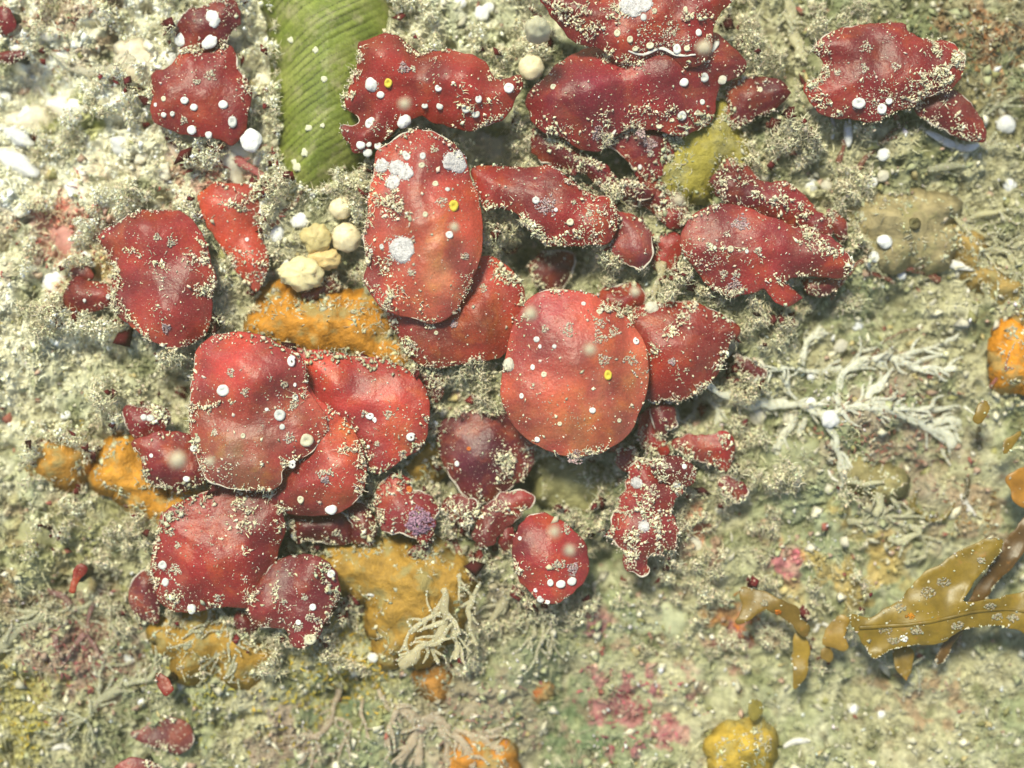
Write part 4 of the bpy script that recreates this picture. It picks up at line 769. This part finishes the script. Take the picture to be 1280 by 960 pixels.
def curve_thing(name, label, cat, branches, col, mat=None, flat=.4, wob=.035, zoff=.07, part='branch'):
    """branches: (points px, width px start, width px end[, z])"""
    b0 = branches[0][0][0]; X_, Y_ = P(*b0); base = (X_, Y_, float(zlook(np.array(X_), np.array(Y_), ZG)))
    T_ = empty(name, base, label, cat)
    if name == 'branching_bryozoan':
        extra = []
        for br in branches:
            q = smooth_outline(np.array(br[0], float), 9, 0, closed=False)
            for i in range(1, len(q) - 1):
                if R.uniform() < .8:
                    d = q[i + 1] - q[i - 1]; d = d / (np.linalg.norm(d) + 1e-9); sd = R.choice([-1, 1]); a = sd * R.uniform(.4, 1.1); L = R.uniform(9, 28)
                    e = np.array([d[0] * math.cos(a) - d[1] * math.sin(a), d[0] * math.sin(a) + d[1] * math.cos(a)]); w = min(br[1], 8) * .6
                    extra.append(([tuple(q[i]), tuple(q[i] + e * L * .5 + R.normal(0, 1.5, 2)), tuple(q[i] + e * L + d * L * .25)], w, w * .45) + tuple(br[3:]))
        branches = [(b_[0], b_[1] * .8, b_[2] * .7) + tuple(b_[3:]) for b_ in branches] + extra
    for br in branches:
        pts, w0, w1 = br[:3]; z0 = br[3] if len(br) > 3 else None
        q = smooth_outline([P(a, b_, .4) for a, b_ in pts], .05, 0, closed=False)
        if len(q) < 3: q = np.array([q[0], (q[0] + q[-1]) / 2, q[-1]])
        zg = zlook(q[:, 0], q[:, 1], ZG if z0 is not None else None)
        k = 9; zz = np.convolve(np.pad(zg, k, 'edge'), np.ones(2 * k + 1) / (2 * k + 1), 'valid') + zoff if z0 is None else np.full(len(q), z0) + .0
        zz = zz + .08 * pn(q[:, 0] * 1.5, q[:, 1] * 1.5 + w0, 12)
        q = q + wob * np.column_stack([pn(q[:, 0] * 5, q[:, 1] * 5, 13), pn(q[:, 0] * 5, q[:, 1] * 5, 14)]) * 2
        rad = np.linspace(w0, w1, len(q)) / (165. if len(branches) > 40 else 205.) * (1 + .8 * pn(q[:, 0] * 5, q[:, 1] * 5, 15) + .5 * pn(q[:, 0] * 14, q[:, 1] * 14, 16))
        nb_ = int(len(q) * 3); i_ = R.randint(0, len(q), nb_); of = R.normal(0, .5, (nb_, 2)) * rad[i_][:, None]
        BC.append((crumbs(np.column_stack([q[i_] + of, zz[i_] + rad[i_] * flat * .9]), R.uniform(.006, .02, nb_), .5, .6), tint(nb_, (.58, .54, .40))))
        V, F = tube(np.column_stack([q, zz]), rad, 8, flat); o = mk(part, V, F, mat or M_PALE, T_); rebase(o, base); o.color = tuple(np.array(col) * R.uniform(.9, 1.1)) + (1,)
    return T_
PL = (.84, .80, .62)
curve_thing('branching_bryozoan', 'large tangle of pale branches spreading right of the pointed frond', 'bryozoan', [
    ([(874,492),(905,498),(934,505),(990,505),(1034,517),(1060,514),(1084,508),(1121,517),(1159,530),(1196,555)],13,8), ([(1084,508),(1100,485),(1125,462)],12,8),
    ([(1053,512),(1054,485),(1066,462),(1090,450),(1124,452),(1160,458),(1200,462)],10,9), ([(1124,452),(1150,440),(1198,426)],8,4), ([(1084,506),(1130,508),(1170,512),(1215,507)],9,5),
    ([(1165,530),(1190,527),(1216,530)],11,13), ([(1172,532),(1195,545),(1206,558)],8,12), ([(1034,520),(1048,555),(1060,600)],8,11), ([(1000,520),(985,548),(979,567)],10,11),
    ([(1012,522),(1003,545)],8,9), ([(1008,462),(1030,464),(1056,460)],6,11), ([(1008,462),(1014,428),(1036,410)],8,14), ([(876,490),(878,510),(874,528)],9,10), ([(894,498),(903,515),(906,532)],12,14),
    ([(848,512),(852,530)],12,14), ([(1008,462),(980,460),(950,470),(925,480)],5,4), ([(1000,500),(985,480),(975,470)],6,3), ([(934,505),(900,490),(880,480)],12,8), ([(1066,462),(1080,445),(1085,432)],9,6)], PL)
curve_thing('branching_bryozoan', 'pale translucent branches below the tangle, over the olive sac', 'bryozoan', [
    ([(1060,600),(1085,606),(1105,602)],9,7), ([(1106,600),(1104,622),(1099,645)],10,14), ([(1110,610),(1120,622),(1130,638)],6,7), ([(1070,655),(1110,652),(1150,643)],12,7), ([(1145,660),(1160,668),(1130,680),(1118,676)],10,14), ([(1160,668),(1170,690),(1160,706)],12,8)], (0.58,0.53,0.33))
curve_thing('branching_bryozoan', 'antler shaped pale branches over the wide orange sponge', 'bryozoan', [
    ([(556,732),(558,770),(540,797),(505,830)],9,13,.62), ([(553,765),(532,775),(515,782),(506,806)],6,5,.62), ([(535,802),(552,796),(570,794)],8,4,.62), ([(557,770),(571,792),(568,820)],7,6,.55), ([(540,775),(548,756)],5,4,.62),
    ([(590,742),(586,775),(597,803)],7,5,.5), ([(538,800),(546,828)],5,4,.55), ([(575,718),(573,735),(576,748)],6,4,.5), ([(600,728),(592,745)],5,5,.5), ([(515,782),(508,774)],4,3,.62)], (0.64,0.55,0.33))
curve_thing('branching_bryozoan', 'fan of mauve grey branches at the bottom edge over orange', 'bryozoan', [
    ([(480,885),(510,900),(537,905),(562,917)],9,13), ([(532,908),(512,930),(495,962)],10,12), ([(536,912),(526,935),(524,962)],9,13), ([(552,918),(556,940),(558,965)],12,11), ([(568,918),(596,927),(628,946)],12,8), ([(566,922),(584,940),(590,962)],9,9),
    ([(495,892),(488,915),(478,935)],8,5), ([(470,868),(480,885)],5,7), ([(590,926),(612,922),(630,924)],8,5)], (0.56,0.43,0.30))
curve_thing('branching_bryozoan', 'mauve branches running to the bottom edge left of the fan', 'bryozoan', [
    ([(418,872),(407,907),(392,934),(368,962)],9,9), ([(407,907),(430,915),(436,930)],6,5), ([(395,930),(378,925),(362,935)],8,5), ([(432,925),(418,945),(412,965)],7,7), ([(445,880),(450,905),(462,930)],5,6)], (0.49,0.36,0.26))
curve_thing('branching_bryozoan', 'long smoky branch rising from the lower left edge', 'bryozoan', [
    ([(-10,815),(18,792),(50,774),(83,768),(112,752)],16,6), ([(50,774),(28,768),(8,766)],10,8), ([(83,768),(100,778),(112,772)],6,3)], (0.46,0.43,0.28))
curve_thing('branching_bryozoan', 'grey feathery branches in the lower left corner turf', 'bryozoan', [
    ([(97,903),(75,918),(48,938)],9,4), ([(97,903),(80,898),(58,903)],6,3), ([(97,903),(118,880),(150,862),(165,838)],12,16), ([(118,882),(112,862),(118,842),(155,832)],5,4), ([(150,862),(180,852),(196,836)],10,6), ([(97,903),(106,925),(98,945)],6,3)], (0.49,0.46,0.29))
curve_thing('branching_bryozoan', 'grey forked twig over the mustard sponge', 'bryozoan', [
    ([(272,762),(284,782),(297,803),(296,828),(284,852)],8,4), ([(290,800),(270,818),(247,840)],8,5), ([(284,782),(276,790),(270,800)],6,3), ([(262,765),(250,790),(232,812)],7,10)], (0.46,0.43,0.27))
curve_thing('branching_bryozoan', 'pale forked ribbons crossing the mustard sponge at right', 'bryozoan', [
    ([(1196,236),(1193,256),(1206,277),(1225,303),(1238,317)],7,9), ([(1238,317),(1225,342)],8,4), ([(1238,315),(1258,310),(1290,345)],8,16), ([(1206,277),(1245,262),(1290,268)],8,10), ([(1210,280),(1240,292),(1290,312)],6,9), ([(1238,317),(1250,335),(1255,352)],6,5)], (0.54,0.48,0.27))
curve_thing('branching_bryozoan', 'pale stalks standing at the top above the small red frond', 'bryozoan', [
    ([(990,-10),(994,20),(998,45),(1008,70)],14,22), ([(985,12),(996,30)],6,9), ([(1088,-10),(1091,12),(1096,33)],13,6)], (0.56,0.50,0.30))
curve_thing('branching_bryozoan', 'pale wispy stem under the bright red scrap', 'bryozoan', [
    ([(828,330),(822,350),(817,368),(812,392)],16,8,.45), ([(858,320),(878,340),(905,365)],9,14,.5), ([(817,368),(806,380),(800,390)],6,3,.45)], (0.58,0.50,0.30))
curve_thing('branching_bryozoan', 'blurred pale ribbon at the upper left with a rounded head', 'bryozoan', [
    ([(92,86),(120,90),(150,88),(165,75)],12,26), ([(62,60),(80,78),(95,86)],5,8)], (.60,.54,.40))
curve_thing('branching_bryozoan', 'grey branches under the small round frond', 'bryozoan', [
    ([(677,765),(668,790),(662,812)],8,7), ([(680,768),(678,800),(672,830)],7,6), ([(684,770),(690,800),(688,825)],6,5), ([(664,780),(652,795)],6,4), ([(640,742),(625,762),(612,782)],18,9)], (0.54,0.47,0.30))
curve_thing('branching_bryozoan', 'pale diagonal twig in the turf right of the bottom fan', 'bryozoan', [([(1150,860),(1128,838),(1100,830)],4,3), ([(1165,820),(1150,850),(1140,868)],6,3)], (.40,.38,.28))
curve_thing('branching_bryozoan', 'soft pale stem slanting across the upper right corner', 'bryozoan', [([(1232,140),(1256,128),(1285,112)],7,9), ([(1218,190),(1240,180),(1262,176)],8,5), ([(1190,215),(1196,190),(1202,180)],6,4), ([(1168,210),(1195,208),(1215,205)],12,9)], (.40,.38,.24))
RB = (.22, .05, .035)
curve_thing('red_twig', 'thin branching red twig below the oval frond', 'red seaweed', [([(1070,216),(1085,196),(1103,177),(1125,160),(1138,150)],6,3), ([(1103,177),(1122,172),(1145,172)],4,2), ([(1050,200),(1054,180),(1056,170)],6,4), ([(1125,162),(1122,148)],3,2)], RB)
curve_thing('red_twig', 'spiky silty red twig trailing right from the broad right frond', 'red seaweed', [([(1064,340),(1082,328),(1112,326),(1140,332),(1162,338),(1182,346)],6,9), ([(1064,340),(1056,355),(1046,372)],5,4), ([(1112,328),(1122,318),(1130,314)],4,2), ([(1140,334),(1158,330),(1176,328)],5,3), ([(1080,336),(1100,342),(1128,350)],5,3)], RB)
curve_thing('red_twig', 'thin brown twig rising over the pale tangle', 'red seaweed', [([(1095,450),(1108,435),(1122,422),(1145,412),(1162,407)],5,2), ([(1122,422),(1126,430),(1132,436)],2,1)], (.20,.09,.05))
curve_thing('red_twig', 'red thread fan reaching to the orange sponge at the right edge', 'red seaweed', [([(1245,482),(1258,462),(1272,448),(1285,446)],5,2), ([(1262,456),(1272,462),(1285,468)],2,1), ([(1258,462),(1262,444),(1270,432)],3,1)], (.30,.10,.08))
curve_thing('red_twig', 'dark red rib at the lower right of the green blade', 'red seaweed', [([(340,284),(355,266),(370,250),(382,236)],6,4), ([(340,284),(352,282)],4,2)], RB)
curve_thing('red_twig', 'pinkish red tag hanging below the big white blob', 'red seaweed', [([(294,196),(310,208),(325,222),(338,236)],8,16), ([(300,200),(312,196)],5,3)], (.42,.10,.10))
curve_thing('red_twig', 'mauve twig in the lower left turf', 'red seaweed', [([(52,740),(65,748),(78,760)],9,6), ([(120,740),(105,765),(95,800)],7,5), ([(95,800),(80,818),(72,838)],7,5), ([(95,800),(112,815),(120,835)],6,4), ([(60,800),(70,820)],7,5)], (.28,.13,.12))
curve_thing('red_twig', 'silty red stick hanging from the grey tuft below centre', 'red seaweed', [([(566,655),(569,675),(572,700)],9,8)], (.30,.08,.06))
curve_thing('red_twig', 'purple thread hanging from the wide brown kelp', 'red seaweed', [([(1222,785),(1218,800),(1214,815)],3,2)], (.25,.06,.08))
curve_thing('brown_ring_weed', 'curved dark olive weed arc right of the pale branches', 'seaweed', [([(1155,618),(1151,632),(1160,646),(1175,653),(1190,648),(1202,633)],7,4)], (.14,.10,.02), M_KELP)
curve_thing('brown_ring_weed', 'dark thin weed strand beside the small kelp leaf', 'seaweed', [([(1234,512),(1237,535),(1238,560)],7,5), ([(1222,600),(1220,612),(1216,625)],8,5)], (.06,.045,.015), M_KELP)

# ------------------------------------------------------------------ silt: fluff over the seabed and clumps caught on fronds
def field(n, x0=-7.1, x1=7.1, y0=-5.4, y1=5.4): return R.uniform(x0, x1, n), R.uniform(y0, y1, n)
cov = ZT - ZG
def bare(x, y): return zlook(x, y, cov) < .06
x, y = field(170000); dens = fbm(x * 1.3, y * 1.3, 500, 3)
smooth_area = sst(0.1, .5, fbm(x * .5 + 7, y * .5, 51, 2)) + 1.3 * sst(0, 3.5, x * .6 - y - 1.2)
m = bare(x, y) & (R.uniform(0, 1, len(x)) < np.clip(.5 + .7 * dens - .25 * smooth_area, .08, 1)); x, y = x[m], y[m]
c = ground_c(x, y); n = len(x)
size = np.clip(np.exp(R.normal(-3.95, .5, n)), .007, .07)
c = c * (1 + R.normal(0, .2, (n, 1))) * (1.1 + .35 * sst(1.5, 8, -x * .9 + y * .95))[:, None]  # grains brightened towards the upper left: strobe glare put into their colour
V, F, Cc = join((crumbs(np.column_stack([x, y, zlook(x, y, ZG) + size * R.uniform(0, 1.2, n)]), size, .7, .8), c))
tag(mk('silt_grains', V, F, M_FLUFF, cols=Cc), 'buff and olive silt grains covering the rock between fronds', 'silt', kind='stuff')
x, y = field(115000); dens = fbm(x * .9 + 3, y * .9, 510, 3)
m = bare(x, y) & (R.uniform(0, 1, len(x)) < np.clip(.42 + .9 * dens - .25 * sst(0, 3.5, x * .6 - y - 1.2), .04, 1)); x, y = x[m], y[m]; n = len(x)
c = ground_c(x, y); c = c * .5 + np.array((.60, .55, .36)) * (.5 + .4 * sst(1.5, 8, -x * .9 + y * .95))[:, None]; c = c * (1 + R.normal(0, .22, (n, 1)))  # painted glare lightens the threads towards the upper left
az = 6.28 * fbm(x * .8, y * .8, 520, 2) + R.normal(0, .9, n)
V, F, Cc = join((fibres(np.column_stack([x, y, zlook(x, y, ZG)]), R.uniform(.05, .22, n), R.uniform(.005, .014, n), .5, az=az), c))
tag(mk('turf_threads', V, F, M_FLUFF, cols=Cc), 'short silty threads of turf growing over the rock', 'turf', kind='stuff')
# coloured threads: yellow flecks low left, reddish ones upper left and right
ys = []
for (px, py, rr, cnt, cc) in [(445, 835, 45, 220, (.62, .42, .05)), (380, 880, 60, 180, (.52, .40, .06)), (20, 900, 60, 160, (.50, .38, .06)), (430, 770, 40, 120, (.55, .42, .06)), (255, 860, 60, 140, (.45, .40, .08)), (120, 560, 50, 40, (.6, .4, .05)),
                              (100, 810, 60, 260, (.32, .10, .10)), (100, 300, 50, 160, (.45, .12, .10)), (270, 215, 60, 160, (.30, .07, .06)), (1115, 545, 70, 260, (.36, .16, .12)), (1230, 60, 50, 120, (.36, .16, .06)),
                              (940, 770, 30, 60, (.5, .18, .04)), (790, 890, 60, 120, (.45, .10, .14)), (600, 915, 60, 120, (.36, .20, .16)), (1240, 660, 40, 100, (.30, .17, .06)), (80, 20, 80, 160, (.28, .10, .07))]:
    gx_, gy_ = P(px, py); a = R.normal(gx_, rr / 160., cnt); b_ = R.normal(gy_, rr / 160., cnt); m = bare(a, b_); a, b_ = a[m], b_[m]
    if not len(a): continue
    ys.append((fibres(np.column_stack([a, b_, zlook(a, b_, ZG) + .02]), R.uniform(.04, .14, len(a)), R.uniform(.008, .018, len(a)), .3), tint(len(a), cc, .25)))
V, F, Cc = join(*ys); tag(mk('coloured_threads', V, F, M_FLUFF, cols=Cc), 'yellow, pink and red weed threads scattered through the turf', 'turf', kind='stuff')
# clumps of fluffy silt caught on the fronds: polyline px, half width px, density
CL = [([(886,362),(862,384),(846,408),(830,425),(812,442)], 9, 3.0), ([(142,308),(165,314),(185,324),(210,336)], 4, 3.0), ([(1165,60),(1200,72),(1175,90),(1150,104)], 13, 3.2), ([(1140,120),(1175,105),(1205,90)], 7, 2.), ([(462,318),(490,345),(515,368),(530,385)], 13, .9),
      ([(470,250),(490,250),(505,270)], 16, 2.2), ([(285,622),(305,640),(300,660)], 14, 1.8), ([(290,655),(310,675),(300,690)], 16, .8), ([(668,158),(690,168),(712,185)], 9, 2.6), ([(712,185),(740,205),(775,240)], 10, 2.4), ([(735,205),(765,205),(785,225),(770,240)], 18, 2.2),
      ([(608,258),(640,262),(668,290)], 9, 3.), ([(615,330),(640,345),(655,340)], 13, 3.), ([(655,285),(672,295),(700,305)], 8, 2.5), ([(640,300),(632,325)], 10, 2.4), ([(700,300),(725,290),(752,300)], 8, 2.), ([(730,262),(748,262),(770,285)], 7, 1.8),
      ([(530,462),(560,475),(600,470),(625,455)], 15, 3.), ([(555,480),(580,495),(605,485)], 14, 3.), ([(500,445),(515,430),(480,425)], 11, 2.), ([(540,620),(560,640),(580,655),(590,640)], 14, 2.6), ([(568,650),(570,680),(574,705)], 6, 3.), ([(450,610),(465,620),(475,605)], 10, 2.4),
      ([(232,320),(260,322),(285,320)], 9, 3.4), ([(240,360),(265,362),(300,355),(315,365)], 11, 3.), ([(135,325),(142,350),(155,395),(175,415)], 6, 2.4), ([(270,245),(290,250),(310,245)], 10, 1.6), ([(225,75),(235,82)], 8, 1.), ([(300,120),(290,110)], 8, .8),
      ([(160,480),(180,500),(200,520),(190,540)], 15, 2.4), ([(238,430),(240,470),(234,500)], 5, 2.4), ([(250,510),(265,508)], 8, 2.4), ([(265,505),(300,500)], 3, 2.4), ([(350,580),(375,572)], 5, 2.), ([(300,612),(340,612)], 4, 3.),
      ([(690,15),(715,22),(745,45)], 17, 2.0), ([(760,30),(800,20)], 14, .7), ([(740,10),(770,15)], 12, 1.2), ([(665,150),(720,165),(780,160)], 12, .6), ([(720,145),(800,140),(870,150)], 10, .5),
      ([(770,245),(800,255),(830,270)], 12, 2.2), ([(810,255),(850,250),(870,262)], 10, 1.8), ([(900,225),(940,235),(985,250),(1015,270)], 14, 1.8), ([(1010,280),(1035,310),(1060,330)], 9, 2.), ([(960,345),(980,350),(1010,345)], 6, 2.), ([(885,310),(915,312),(940,305)], 5, 1.4), ([(1000,300),(1050,325)], 8, 1.2),
      ([(790,600),(800,640),(790,680)], 16, 1.8), ([(820,620),(822,660),(830,680)], 10, 2.2), ([(760,660),(770,690),(800,700)], 8, 2.8), ([(795,560),(815,570),(840,560)], 12, 2.4), ([(850,560),(870,575),(900,590)], 9, 2.6), ([(905,548),(935,550),(960,545)], 9, 1.6), ([(898,595),(915,620),(905,635)], 9, 2.),
      ([(622,570),(640,585),(635,600)], 12, 2.4), ([(660,560),(655,590)], 8, 2.), ([(645,570),(600,620)], 10, .9), ([(590,650),(620,640),(650,635)], 12, 1.4), ([(478,625),(500,620),(530,640)], 14, 1.), ([(435,650),(450,665),(460,680)], 5, 2.), ([(780,370),(785,385),(770,380)], 8, 2.),
      ([(205,640),(190,670),(188,700)], 5, 1.8), ([(330,720),(340,740),(335,755)], 9, 1.4), ([(205,740),(215,750),(212,760)], 8, 2.), ([(355,715),(380,705)], 10, .9), ([(560,165),(600,175),(640,185)], 14, 1.6), ([(470,185),(495,170),(540,158)], 5, 2.), ([(470,215),(485,235)], 10, 1.6),
      ([(550,100),(580,115),(620,125)], 8, .9), ([(570,130),(595,138)], 8, 1.4), ([(1020,100),(1030,125),(1055,135)], 9, 1.6), ([(1020,60),(1035,75),(1030,95)], 9, 1.6), ([(1190,125),(1205,150),(1215,165)], 9, 1.6), ([(100,300),(125,320),(130,345)], 12, 1.8), ([(60,380),(75,395)], 8, 1.4),
      ([(480,690),(500,700),(520,715)], 5, 1.4), ([(160,545),(165,520)], 5, 2.4), ([(95,600),(120,575),(130,560)], 7, 2.2), ([(110,595),(125,625),(135,650)], 8, 2.), ([(75,570),(85,560),(100,545)], 5, 2.), ([(170,640),(190,650),(185,690)], 10, 1.4), ([(325,385),(335,400)], 8, 1.6), ([(365,385),(375,405)], 7, 2.), ([(420,370),(435,385),(445,400)], 12, 2.), ([(470,400),(480,420),(470,440)], 10, 2.),
      ([(800,395),(812,385)], 5, 2.), ([(890,480),(910,455)], 4, 2.), ([(1000,20),(1040,40)], 18, 1.2), ([(930,30),(960,60),(980,90)], 25, .8), ([(340,230),(400,232),(450,215)], 12, 1.4), ([(335,310),(345,350),(370,370)], 14, 1.4), ([(305,85),(322,120),(335,150)], 10, 1.4)]
pa, pb = [], []
# matted silt filling the gaps between and beside the fronds
x, y = field(560000, -6.0, 4.4, -3.6, 5.0); cv = (cov > .1).astype(float)
for _ in range(5): cv = np.maximum.reduce([cv] + [np.roll(np.roll(cv, a, 0), b_, 1) * .93 for a in (-3, 0, 3) for b_ in (-3, 0, 3)])
nr_ = zlook(x, y, cv); ex = np.zeros(len(x), bool)
for ax_, ay_, ar_ in ((395, 300, 55), (1140, 285, 60), (1060, 500, 110), (1120, 600, 60), (600, 180, 40), (120, 70, 40), (860, 195, 45), (540, 780, 50)):
    qx, qy = P(ax_, ay_); ex |= (x - qx) ** 2 + (y - qy) ** 2 < (ar_ / 100.) ** 2
ex &= R.uniform(0, 1, len(x)) < .85
m = bare(x, y) & (nr_ > .62) & ~ex; x, y, nr_ = x[m], y[m], nr_[m]
f_ = fbm(x * 1.9, y * 1.9, 570, 3) + .5 * pn(x * 7, y * 7, 571); m = (f_ > .12 - .25 * (nr_ - .62)) & (R.uniform(0, 1, len(x)) < .75); x, y, f_, nr_ = x[m], y[m], f_[m], nr_[m]
pile = np.clip(f_ + .1, 0, .6) * .75 * sst(.62, .8, nr_); z_ = zlook(x, y, ZG) + pile * (1 - R.uniform(0, 1, len(x)) ** 2 * .8)
sz = np.clip(np.exp(R.normal(-4.3, .45, len(x))), .005, .04); pa.append((crumbs(np.column_stack([x, y, z_]), sz, .6, .8), tint(len(x), (.74, .66, .45), .24, .05) * (1 - .42 * sst(-.1, .35, fbm(x * 2.7, y * 2.7, 575, 3)))[:, None] * (1 + .62 * sst(1.0, 6.5, -x * .9 + y * .95))[:, None] * np.array((1, 1, 1.0))))  # fluff colour whitened at the upper left to carry the strobe glare
nf = int(len(x) * .4); pb.append((fibres(np.column_stack([x, y, z_])[:nf], R.uniform(.04, .15, nf), R.uniform(.003, .008, nf), .6), tint(nf, (.72, .65, .44), .22, .05)))
i_ = R.choice(len(x), 1600, replace=False); cw = (fbm(x[i_] * 2.2, y[i_] * 2.2, 590, 2) + R.normal(0, .1, 1600) > -.02) & (nr_[i_] > .82); i_ = i_[cw]
rs = (crumbs(np.column_stack([x[i_], y[i_], z_[i_] + .03]), np.clip(np.exp(R.normal(-2.9, .45, len(i_))), .02, .13), .15, .5), tint(len(i_), (.10, .014, .016), .3, .1))
V, F, Cc = join(rs); tag(mk('red_weed_scraps', V, F, M_FLUFF, cols=Cc), 'maroon scraps of weed caught in the silt between the fronds', 'weed scraps', kind='stuff')
# tufts creeping from the gaps over the blades
for s_ in FR:
    e = smooth_outline(s_.poly, .015, 0); q_ = fbm(e[:, 0] * 1.5, e[:, 1] * 1.5, 580, 3); e = e[(q_ > .12)]
    if not len(e): continue
    e = np.repeat(e, 5, 0) + R.normal(0, .045, (len(e) * 5, 2)); q_ = pn(e[:, 0] * 6, e[:, 1] * 6, 581); e = e[q_ > -.05]; n = len(e)
    if not n: continue
    pt = np.column_stack([e, zlook(e[:, 0], e[:, 1]) + R.uniform(0, .05, n)]); pa.append((crumbs(pt, np.clip(np.exp(R.normal(-4.25, .45, n)), .006, .035), .6, .8), tint(n, (.74, .66, .47), .2, .05)))
    nf = n // 3; pb.append((fibres(pt[:nf], R.uniform(.03, .11, nf), R.uniform(.004, .008, nf), .4), tint(nf, (.70, .63, .45), .2, .05)))
for pts, w, dn in CL:
    q = smooth_outline([P(a, b_, .9) for a, b_ in pts], .03, 0, closed=False); seg = np.linalg.norm(np.diff(q, axis=0), axis=1).sum() + w / 50.
    cnt = int(seg * (w / 100.) * 2 * 620 * dn); i = R.randint(0, len(q), cnt); off = R.normal(0, w / 100. * .55, (cnt, 2)); p = q[i] + off
    m = fbm(p[:, 0] * 4.5, p[:, 1] * 4.5, 540, 2) + R.normal(0, .12, cnt) > (-.05 if dn > 1.2 else .05); p, off = p[m], off[m]
    if len(p) == 0: continue
    pile = np.exp(-(off ** 2).sum(1) / (w / 100. * .6) ** 2) * min(.14, w / 100. * .7) * min(1, dn / 2.5)
    z_ = zlook(p[:, 0], p[:, 1]) + pile * R.uniform(.2, 1.0, len(p)); pt = np.column_stack([p, z_])
    sz = np.clip(np.exp(R.normal(-4.15, .5, len(p))), .006, .045); pa.append((crumbs(pt, sz, .6, .8), tint(len(p), (.74, .67, .47), .22, .05)))
    nf = int(len(p) * .35); pb.append((fibres(pt[:nf], R.uniform(.03, .10, nf), R.uniform(.004, .010, nf), .35), tint(nf, (.72, .65, .46), .2, .05)))
V, F, Cc = join(*pa, *pb, *BC); tag(mk('silt_clumps', V, F, M_FLUFF, cols=Cc), 'pale fluffy silt caught in clumps on and between the fronds', 'silt', kind='stuff')
# broad flakes and scraps lying in the turf
x, y = field(6500); m = bare(x, y); x, y = x[m], y[m]; n = len(x); size = np.clip(np.exp(R.normal(-3.15, .45, n)), .02, .12)
pal = np.array([(.60, .55, .40), (.70, .64, .50), (.42, .42, .24), (.30, .28, .12), (.45, .30, .22), (.34, .12, .09), (.52, .42, .20)])
c = pal[R.choice(7, n, p=[.3, .22, .18, .1, .1, .04, .06])] * (1 + R.normal(0, .15, (n, 1)))
V, F, Cc = join((crumbs(np.column_stack([x, y, zlook(x, y, ZG) + .03]), size, .22, .45), c))
tag(mk('turf_flakes', V, F, M_FLUFF, cols=Cc), 'buff, olive and pinkish flakes lying in the turf', 'turf', kind='stuff')
sp = []
for s_ in SPG:
    x, y = s_.sample(int(520 * s_.area) + 60); d = edge_dist(s_.poly, x, y)
    m = (fbm(x * 2.6, y * 2.6, 560, 3) + .55 * np.exp(-d / .09) + R.normal(0, .1, len(x))) > .27
    x, y = x[m], y[m]
    e = s_.poly; e = np.repeat(e, 4, 0) + R.normal(0, .05, (len(e) * 4, 2)); x = np.concatenate([x, e[:, 0]]); y = np.concatenate([y, e[:, 1]]); z_ = zlook(x, y) + .03
    size = np.clip(np.exp(R.normal(-3.95, .5, len(x))), .008, .06); nf = len(x) // 3
    sp.append((crumbs(np.column_stack([x, y, z_]), size, .6, .7), tint(len(x), (.50, .47, .32), .25)))
    sp.append((fibres(np.column_stack([x, y, z_])[:nf], R.uniform(.05, .13, nf), R.uniform(.005, .012, nf), .3), tint(nf, (.48, .45, .30), .2)))
V, F, Cc = join(*sp); tag(mk('sponge_silt', V, F, M_FLUFF, cols=Cc), 'silt creeping over the edges of the sponges', 'silt', kind='stuff')
# bright shell grit in the silt
x, y = field(1700); m = bare(x, y); x, y = x[m], y[m]; n = len(x); size = np.clip(np.exp(R.normal(-3.9, .45, n)), .01, .06)
V, F, Cc = join((crumbs(np.column_stack([x, y, zlook(x, y, ZG) + .04]), size, .5, .6), tint(n, (.78, .76, .70), .12)))
tag(mk('shell_grit', V, F, M_FLUFF, cols=Cc), 'tiny white shell grit sprinkled through the silt', 'grit', kind='stuff')

# ------------------------------------------------------------------ particles drifting in the water
PT = [('pale drifting speck over the left edge of the big round frond', 663, 392, 7, 3.2), ('pale drifting speck over the deep maroon lobe', 222, 575, 9, 3.5), ('drifting speck over the right tip of the top frond', 880, 60, 8, 3.0),
      ('drifting speck over the lower right of the tall central frond', 568, 284, 5, 2.6), ('drifting speck in front of the small half moon frond', 794, 365, 5, 2.6), ('drifting speck over the small round frond, lower right', 712, 688, 6, 3.0),
      ('drifting speck over the small round frond, upper left', 693, 665, 6, 3.4), ('drifting speck left of the big salmon frond centre', 738, 437, 6, 3.4), ('drifting speck above the small purple frond', 848, 250, 6, 2.8), ('drifting speck over the foot of the wavy frond', 506, 130, 6, 3.2), ('drifting speck over the pale silt of the large left frond', 263, 577, 5, 2.8)]
for lab, x, y, r, z in PT:
    ball('drifting_particle', lab, 'drifting particle', x, y, r, z, (.50, .42, .30), M_CREAM, .3, .8, n=8)

# ------------------------------------------------------------------ turbid water: one closed box round camera, seabed and all
def haze_box():
    h = 2600.; zl, zh = -4.0, 21.0
    V = [(-h, -h, zl), (h, -h, zl), (h, h, zl), (-h, h, zl), (-h, -h, zh), (h, -h, zh), (h, h, zh), (-h, h, zh)]
    F = [(3, 2, 1, 0), (4, 5, 6, 7), (0, 1, 5, 4), (1, 2, 6, 5), (2, 3, 7, 6), (3, 0, 4, 7)]
    m = bpy.data.materials.new('turbid_water'); m.use_nodes = True; t = m.node_tree
    t.nodes.remove(t.nodes['Principled BSDF']); v = t.nodes.new('ShaderNodeVolumePrincipled')
    v.inputs['Color'].default_value = (.86, .86, .50, 1); v.inputs['Density'].default_value = HAZE
    t.links.new(v.outputs[0], t.nodes['Material Output'].inputs['Volume'])
    o = mk('haze', V, np.array(F), m, smooth=False); tag(o, kind='stuff')
HAZE = 0.0021
haze_box()
